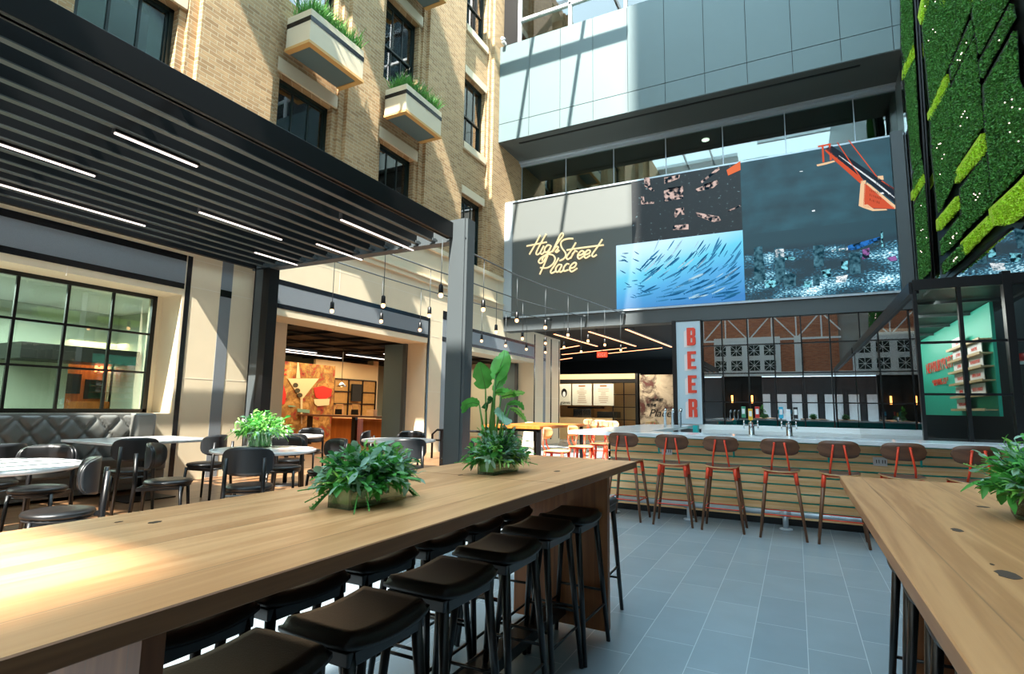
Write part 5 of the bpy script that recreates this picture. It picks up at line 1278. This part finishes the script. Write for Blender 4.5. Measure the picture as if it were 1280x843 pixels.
# ------------------------------------------------------------------ plants
def foliage_mass(t, cx, cy, z0, ax, ay, hz, n, seed, kinds, rad=(.03, .06), stems=True):
    rnd = random.Random(seed)
    for nm, m_, frac, shape, L in kinds:
        q = MB()
        for i in range(int(n*frac)):
            a = rnd.uniform(0, 2*PI); e = rnd.uniform(.05, 1)**.6; el = rnd.uniform(-.15, 1.25)
            d = Vector((math.cos(a)*math.cos(el), math.sin(a)*math.cos(el), math.sin(el)))
            tip = Vector((cx+d.x*ax*e, cy+d.y*ay*e, z0+max(-.03, d.z)*hz*e)); st = Vector((cx+d.x*ax*.25, cy+d.y*ay*.35, z0))
            q.tube([st, st.lerp(tip, .6)+Vector((0, 0, .01)), tip], .0014, 3, False)
            for k in range(5):
                p = st.lerp(tip, .45+.55*k/4); ld = (d+Vector((rnd.gauss(0, .7), rnd.gauss(0, .7), rnd.gauss(.1, .6)))).normalized()
                q.leaf(p, ld, rnd.uniform(*L), rnd.uniform(.4, .6)*rnd.uniform(*L)*(1 if shape != 'lance' else .5), (rnd.gauss(0, .4), rnd.gauss(0, .4), 1), .3, 3, .12, shape)
        q.build(nm, m_, t, recalc=False)
def fern(q, base, d, L, n, s=.03):
    base = Vector(base); d = Vector(d).normalized(); sd_ = d.cross(Vector((0, 0, 1))).normalized()
    for i in range(n):
        f_ = i/n; p = base+d*L*f_-Vector((0, 0, .25*L*f_*f_))
        for s_ in (-1, 1): q.leaf(p, d*.5+sd_*s_, s*(1-f_*.7), s*.32*(1-f_*.5), (0, 0, 1), .1, 2, 0, 'oval')
    q.tube([base, base+d*L-Vector((0, 0, .25*L))], .002, 4, False)
def glass_box(t, x0, x1, y0, y1, z0, h):
    q = MB(); g = .006
    q.box((x0, y0, z0), (x0+g, y1, z0+h)); q.box((x1-g, y0, z0), (x1, y1, z0+h)); q.box((x0, y0, z0), (x1, y0+g, z0+h)); q.box((x0, y1-g, z0), (x1, y1, z0+h)); q.box((x0, y0, z0), (x1, y1, z0+.012))
    q.build('glass_trough', M['potglass'], t)
    q = MB(); q.box((x0+.008, y0+.008, z0+.014), (x1-.008, y1-.008, z0+h*.95)); q.build('leaf_lining', M['moist'], t)
TZ = 1.07
p = thing('leafy_planter', 'low glass trough planter with mixed eucalyptus on the long table, nearer one', 'plant', (-1.38, 1.58, TZ+.001))
glass_box(p, -1.435, -1.335, 1.43, 1.73, TZ+.001, .085)
KIN = lambda a, b, c, dd: [('eucalyptus', M['euca'], a, 'round', (.03, .05)), ('broad_leaves', M['leaf'], b, 'oval', (.035, .065)), ('bright_sprigs', M['leaf2'], c, 'lance', (.03, .06)), ('dark_sprigs', M['darkleaf'], dd, 'oval', (.025, .05))]
foliage_mass(p, -1.385, 1.58, TZ+.075, .15, .22, .145, 300, 5, KIN(.36, .30, .20, .14))
q = MB(); rr = random.Random(9)
for a in range(5): an = rr.uniform(0, 2*PI); fern(q, (-1.385+.05*math.cos(an), 1.58+.12*math.sin(an), TZ+.08), (math.cos(an), math.sin(an)*1.2, rr.uniform(-.3, .9)), rr.uniform(.1, .2), 12, .022)
for dy in (-.03, .0, .03): fern(q, (-1.37, 1.72, TZ+.07), (.3+dy*3, .8, -.5), .14, 14, .03); fern(q, (-1.42, 1.44, TZ+.07), (-.4+dy*3, -.6, -.5), .13, 12, .02)
q.build('fern_fronds', M['leaf'], p, recalc=False)
p = thing('leafy_planter', 'glass trough planter with tall paddle leaves on the long table, farther one', 'plant', (-1.44, 2.66, TZ+.001))
glass_box(p, -1.49, -1.39, 2.52, 2.80, TZ+.001, .085)
foliage_mass(p, -1.44, 2.66, TZ+.07, .16, .24, .18, 260, 8, KIN(.36, .3, .2, .14))
q = MB(); rr = random.Random(19)
for a in range(5): an = rr.uniform(0, 2*PI); fern(q, (-1.44+.05*math.cos(an), 2.66+.12*math.sin(an), TZ+.07), (math.cos(an), math.sin(an)*1.2, rr.uniform(-.35, .8)), rr.uniform(.12, .22), 12, .022)
q.build('fern_fronds', M['leaf'], p, recalc=False)
# the paddle leaves: midrib traced in the plane of the plant, each its own depth
def paddle(base, rib, W, depth, tilt, m_=M['banana'], split=()):
    """base/rib in photo points; depth = y offset of root and tip"""
    pts = [at_y(x, y, 2.66+depth*(i/(len(rib)-1))) for i, (x, y) in enumerate(rib)]
    q = MB(); N = 14; P = []
    for i in range(N+1):
        f_ = i/N*(len(pts)-1); k = min(int(f_), len(pts)-2); P.append(pts[k].lerp(pts[k+1], f_-k))
    for i, c in enumerate(P):
        f_ = i/N; d = (P[min(i+1, N)]-P[max(i-1, 0)]).normalized(); view = (c-Vector((0, 0, HC))).normalized()
        nrm = (view+Vector(tilt)).normalized(); x = d.cross(nrm).normalized()
        w_ = W*(math.sin(PI*min(1, .04+.95*f_**.85)))**.62/2
        n2 = x.cross(d).normalized()
        for u in (-1, -.5, 0, .5, 1):
            wv = .006*math.sin(f_*40+u)*abs(u)
            cut = 1
            for s0, s1, sd_ in split:
                if s0 < f_ < s1 and u*sd_ > 0: cut = .35+.65*abs(f_-(s0+s1)/2)*2/(s1-s0)
            q.v.append(c+x*w_*u*cut+n2*(.16*w_*u*u+wv))
    for i in range(N):
        for k in range(4): a = i*5+k; q.f.append([a, a+1, a+6, a+5]); q.mi.append(0); q.smooth.append(True)
    q.build('paddle_leaf', m_, p, recalc=False)
    b0 = at_y(*base, 2.66)
    q = MB(); q.tube([b0, b0.lerp(pts[0], .5)+Vector((0, 0, .02)), pts[0]], [.0075, .006, .004], 8); q.tube(P, [.0035*(1-.7*i/N) for i in range(N+1)], 5); q.build('leaf_stalk', M['stem'], p)
S = lambda x, y: (560+x/8.43, 430+y/8.43)
paddle((612, 560), [S(495, 380), S(540, 270), S(585, 150), S(600, 65)], .105, .10, (.2, 0, .5), M['banana'])
paddle((608, 560), [S(395, 475), S(378, 400), S(355, 300), S(330, 195)], .115, -.06, (-.2, 0, .2), M['leaf'], ((.40, .52, 1), (.2, .3, -1)))
paddle((614, 560), [S(490, 490), S(530, 420), S(570, 340), S(590, 260)], .08, .12, (.6, .2, 0), M['leaf'])
paddle((616, 560), [S(500, 330), S(560, 280), S(610, 230), S(655, 190)], .05, .14, (0, 0, .8), M['banana'])
paddle((618, 562), [S(480, 520), S(560, 510), S(650, 530), S(720, 555)], .07, .10, (.0, .0, 1.2), M['banana'])
paddle((618, 562), [S(560, 560), S(640, 540), S(730, 530), S(810, 520)], .06, .16, (.0, .0, .9), M['leaf2'])
paddle((606, 560), [S(330, 640), S(260, 620), S(190, 640), S(150, 730)], .07, -.08, (-.2, 0, .9), M['leaf'])
paddle((610, 562), [S(470, 590), S(420, 610), S(400, 650), S(395, 700)], .07, -.10, (.2, 0, .6), M['darkleaf'])
paddle((614, 566), [S(560, 700), S(570, 760), S(580, 800), S(590, 850)], .11, -.14, (.1, 0, .7), M['euca'])
paddle((620, 566), [S(620, 640), S(700, 620), S(760, 640), S(800, 700)], .04, .1, (.2, 0, .8), M['leaf'])
paddle((622, 566), [S(650, 680), S(720, 700), S(780, 760), S(830, 830)], .035, .05, (.2, 0, .8), M['leaf2'])
p = thing('leafy_planter', 'round glass bowl planter with eucalyptus on the right hand table', 'plant', (.72, 2.5, TZ+.001))
q = MB(); q.lathe([(.085, 0), (.095, .02), (.10, .10), (.094, .10), (.088, .02), (.02, .014)], (.735, 2.5, TZ+.001), 28); q.build('glass_bowl', M['potglass'], p)
q = MB(); q.lathe([(.08, .012), (.088, .085), (.02, .09)], (.735, 2.5, TZ+.001), 24); q.build('bark_filling', M['bark'], p)
foliage_mass(p, .735, 2.5, TZ+.09, .20, .22, .20, 240, 12, KIN(.42, .3, .14, .14))
q = MB(); 
for a, e, L in ((2.6, .6, .26), (2.2, .2, .2), (3.3, .25, .2), (1.6, .8, .22), (3.9, .3, .2), (.5, .6, .2)): fern(q, (.735, 2.5, TZ+.1), (math.cos(a), math.sin(a), e), L, 18, .03)
q.build('fern_fronds', M['leaf2'], p, recalc=False)
VZ = PL+.752; vx, vy = -5.40, 4.30
p = thing('glass_vase_plant', 'green lined glass vase with pale sprigs on the round marble table', 'plant', (vx, vy, VZ))
q = MB(); q.lathe([(.125, 0), (.125, .19), (.118, .19), (.118, .012)], (vx, vy, VZ), 28); q.build('glass_vase', M['potglass'], p)
q = MB(); q.lathe([(.112, .014), (.112, .17)], (vx, vy, VZ), 24); q.build('leaf_lining', mat('vase_green', '#9ad68c', .5, var=.3, vscale=12), p)
foliage_mass(p, vx, vy, VZ+.17, .30, .34, .24, 260, 15, [('bright_sprigs', M['leaf2'], .45, 'lance', (.06, .11)), ('pale_leaves', M['euca'], .2, 'round', (.04, .07)), ('green_leaves', M['leaf'], .2, 'oval', (.06, .1)), ('white_blossom', M['wflower'], .22, 'oval', (.025, .045))])

# ------------------------------------------------------------------ things inside the dining room seen through the door
mu_ = mural_mat('food_mural', [(.32, '#2f1710'), (.40, '#9c3218'), (.46, '#7a5a2c'), (.55, '#a87c3a'), (.68, '#c8a66c')], 3.2)
wm = thing('wall_mural', 'colourful painted food mural with cocktail glass and red bottle label', 'mural', (-14, 12.5, 0))
def YZ(pts, X=-13.94): return [at_x(x, y, X) for x, y in pts]
q = MB(); q.box((-14.1, 10.9, PL), (-14, 13.95, 2.72)); q.build('mural_panel', mu_, wm)
C = crop(330, 390, 5.993)
def mp(polys, nm, m_, dx=0):
    q = MB()
    for P in polys: q.prism(YZ(C(P), -13.985+dx), (.012, 0, 0))
    q.build(nm, m_, wm)
mp([[(175,500),(410,500),(285,655),(275,655)], [(272,650),(288,650),(285,840),(275,840)], [(250,380),(258,380),(270,498),(240,498)]], 'cocktail_glass', mat('mural_cream', '#d9c39a', .6))
mp([[(222+12*math.cos(a), 0) for a in (0,)]+[(0, 0), (1, 0)]] if False else [[(x+20*math.cos(2*PI*k/10), y+18*math.sin(2*PI*k/10)) for k in range(10)] for x, y in ((235, 550), (250, 590), (268, 625))], 'olives', mat('mural_olive', '#37331c', .6), .01)
mp([[(370,570),(440,555),(510,580),(500,630),(440,665),(385,640)], [(120,540),(140,530),(165,620),(155,690),(120,700)], [(130,425),(170,430),(170,440),(130,438)], [(130,462),(168,465),(168,475),(130,472)]], 'red_shapes', mat('mural_red', '#c22118', .6))
mp([[(372,655),(492,652),(485,700),(400,706),(378,690)]], 'bottle_label', mat('mural_label', '#dcc8a0', .6), .008)
text_mesh('x', .28, .003, 'script', M['black'], wm, FACE_POS_X(Vector((-13.96, 13.25, 1.75))), shear=.4) if False else None
mp([[(250,725),(340,735),(340,760),(250,750)], [(180,700),(230,705),(240,712),(185,712)]], 'teal_ribbon', mat('mural_teal', '#6f9a86', .6), .004)
b = MB(); b.box((-15.1, 14.0, PL), (-15, 17.2, 3.0)); struct(b.build('wall_kitchen', mat('cream_wall', '#d8c49a', .7)))
b = MB()
b.box((-14.99, 14.1, 1.0), (-14.95, 17.1, 2.36)); struct(b.build('wall_tiles', mat('ochre_tile', '#a8844c', .4, var=.3, vscale=12)))
kf = thing('tile_wall_frame', 'black grid frame on ochre tiles behind the counter', 'frame', (-14.9, 15.5, 1))
q = MB()
for y in (14.1, 14.85, 15.6, 16.35, 17.1): q.box((-14.95, y-.02, 1.0), (-14.9, y+.02, 2.36))
for z in (1.45, 1.9, 2.36): q.box((-14.95, 14.1, z-.02), (-14.9, 17.1, z+.02))
q.build('grid', M['black'], kf)
q = MB(); q.box((-14.9, 15.7, 1.55), (-14.82, 16.2, 2.2)); q.build('dark_board', M['darkroom'], kf)
t = thing('drink_rail', 'dark wooden drink rail on black posts across the door opening', 'counter', (-12.5, 12.6, PL))
q = MB(); q.box((-14.6, 12.45, 1.05), (-10.5, 12.75, 1.10)); q.build('rail_top', M['walnut'], t)
for x in (-13.6, -11.75): q = MB(); q.box((x-.07, 12.55, PL), (x+.07, 12.65, 1.05)); q.build('post', M['black'], t)
for k, (x0, x1) in enumerate(((-12.9, -11.9), (-11.6, -10.6))):
    c_ = thing('wood_cabinet', 'orange wood cabinet under the drink rail, %s one' % ('left', 'right')[k], 'cabinet', ((x0+x1)/2, 12.95, PL), 0, 'orange cabinets')
    q = MB(); q.box((x0, 12.8, PL), (x1, 13.2, 1.0)); q.build('cabinet_body', M['cabinet'], c_)
    q = MB(); q.box((x0+.03, 12.78, PL+.08), (x1-.03, 12.8, .96)); q.build('cabinet_door', M['cabinet'], c_, bevel=.006)
for k, x in enumerate((-12.4, -11.75, -11.1)):
    t = thing('counter_stand', ['small open display stand on the drink rail, left', 'small open display stand on the drink rail, middle', 'small tan box on the drink rail, right'][k], 'display stand', (x, 12.6, 1.10))
    q = MB()
    if k < 2:
        q.bar((x-.18, 12.6, 1.10), (x-.10, 12.6, 1.42), .03, .03); q.bar((x+.16, 12.6, 1.10), (x+.14, 12.6, 1.42), .03, .03); q.bar((x-.12, 12.6, 1.42), (x+.15, 12.6, 1.42), .03, .03); q.build('stand_frame', M['blond'], t)
        q = MB(); q.box((x-.14, 12.58, 1.12), (x+.13, 12.62, 1.28)); q.build('stand_tray', M['black'], t)
    else:
        q.box((x-.13, 12.52, 1.10), (x+.13, 12.68, 1.28)); q.build('box_body', M['slat'], t); q = MB(); q.box((x-.135, 12.515, 1.25), (x+.135, 12.685, 1.285)); q.build('box_lid', M['slat'], t)
t = thing('pendant_lamp', 'small glowing metal cone pendant lamp inside the mural room', 'pendant light', (-12.5, 12.75, 3.2))
q = MB(); q.tube([(-12.5, 12.75, 2.1), (-12.5, 12.75, 3.2)], .008, 5); q.build('cord', M['black'], t)
q = MB(); q.lathe([(.02, .14), (.05, .11), (.17, 0), (.165, 0), (.05, .10)], (-12.5, 12.75, 1.97), 20); q.build('lamp_shade', M['chrome'], t)
q = MB(); q.lathe([(.02, .05), (.05, .02), (.045, -.02), (.01, -.04)], (-12.5, 12.75, 2.0), 12); q.build('bulb', M['bulb'], t)
mb2 = thing('menu_frame', 'tall pale menu in a black frame by the grey door leaf', 'menu board', (-10.7, 13.1, 1.4))
q = MB(); q.box((-11.0, 13.5, 1.25), (-10.62, 13.54, 2.3)); q.build('frame', M['black'], mb2)
q = MB(); q.box((-10.96, 13.49, 1.29), (-10.66, 13.5, 2.26)); q.build('menu_sheet', mat('menu_sheet', '#cfc7ad', .6), mb2)
for k, (x, y0, y1) in enumerate(((-13.6, 10.6, 12.7), (-14.2, 12.0, 14.4), (-13.0, 13.4, 18.0), (-11.6, 13.6, 18.4))):
    t = thing('linear_light', ['white linear ceiling light in the mural room, leftmost', 'white linear ceiling light in the mural room, second from left', 'white linear ceiling light in the mural room, long left one of the pair', 'white linear ceiling light in the mural room, long right one of the pair'][k], 'light', (x, (y0+y1)/2, 3.06))
    q = MB(); q.box((x-.05, y0, 3.05), (x+.05, y1, 3.12)); q.build('housing', M['black'], t)
    q = MB(); q.box((x-.04, y0+.02, 3.035), (x+.04, y1-.02, 3.052)); q.build('diffuser', M['led'], t)
# second door interior
b = MB(); b.box((-12.6, 18.9, PL), (-12.5, 20, 3.2)); struct(b.build('wall_second_room', M['cabinet']))
t = thing('amber_tile_screen', 'amber panelled screen with black grid behind the tall plant', 'screen', (-11.2, 17.0, PL))
q = MB(); q.box((-11.3, 14.2, PL), (-11.2, 18.2, 2.6)); q.build('amber_panel', M['cabinet'], t)
q = MB()
for y in [14.2+.4*k for k in range(11)]: q.box((-11.2, y-.015, PL), (-11.17, y+.015, 2.6))
for z in (.6, 1.1, 1.6, 2.1, 2.6): q.box((-11.2, 14.2, z-.015), (-11.17, 18.2, z+.015))
q.build('grid', M['black'], t)
t = thing('security_camera', 'small white camera at the left end of the panel wall top', 'camera', (-8.55, 15.6, 14.1))
q = MB(); q.box((-8.6, 15.5, 14.08), (-8.5, 15.7, 14.16)); q.build('camera_mount', M['white'], t)
q = MB(); q.tube([(-8.55, 15.45, 14.2), (-8.55, 15.6, 14.24)], .06, 10); q.build('camera_body', M['white'], t)
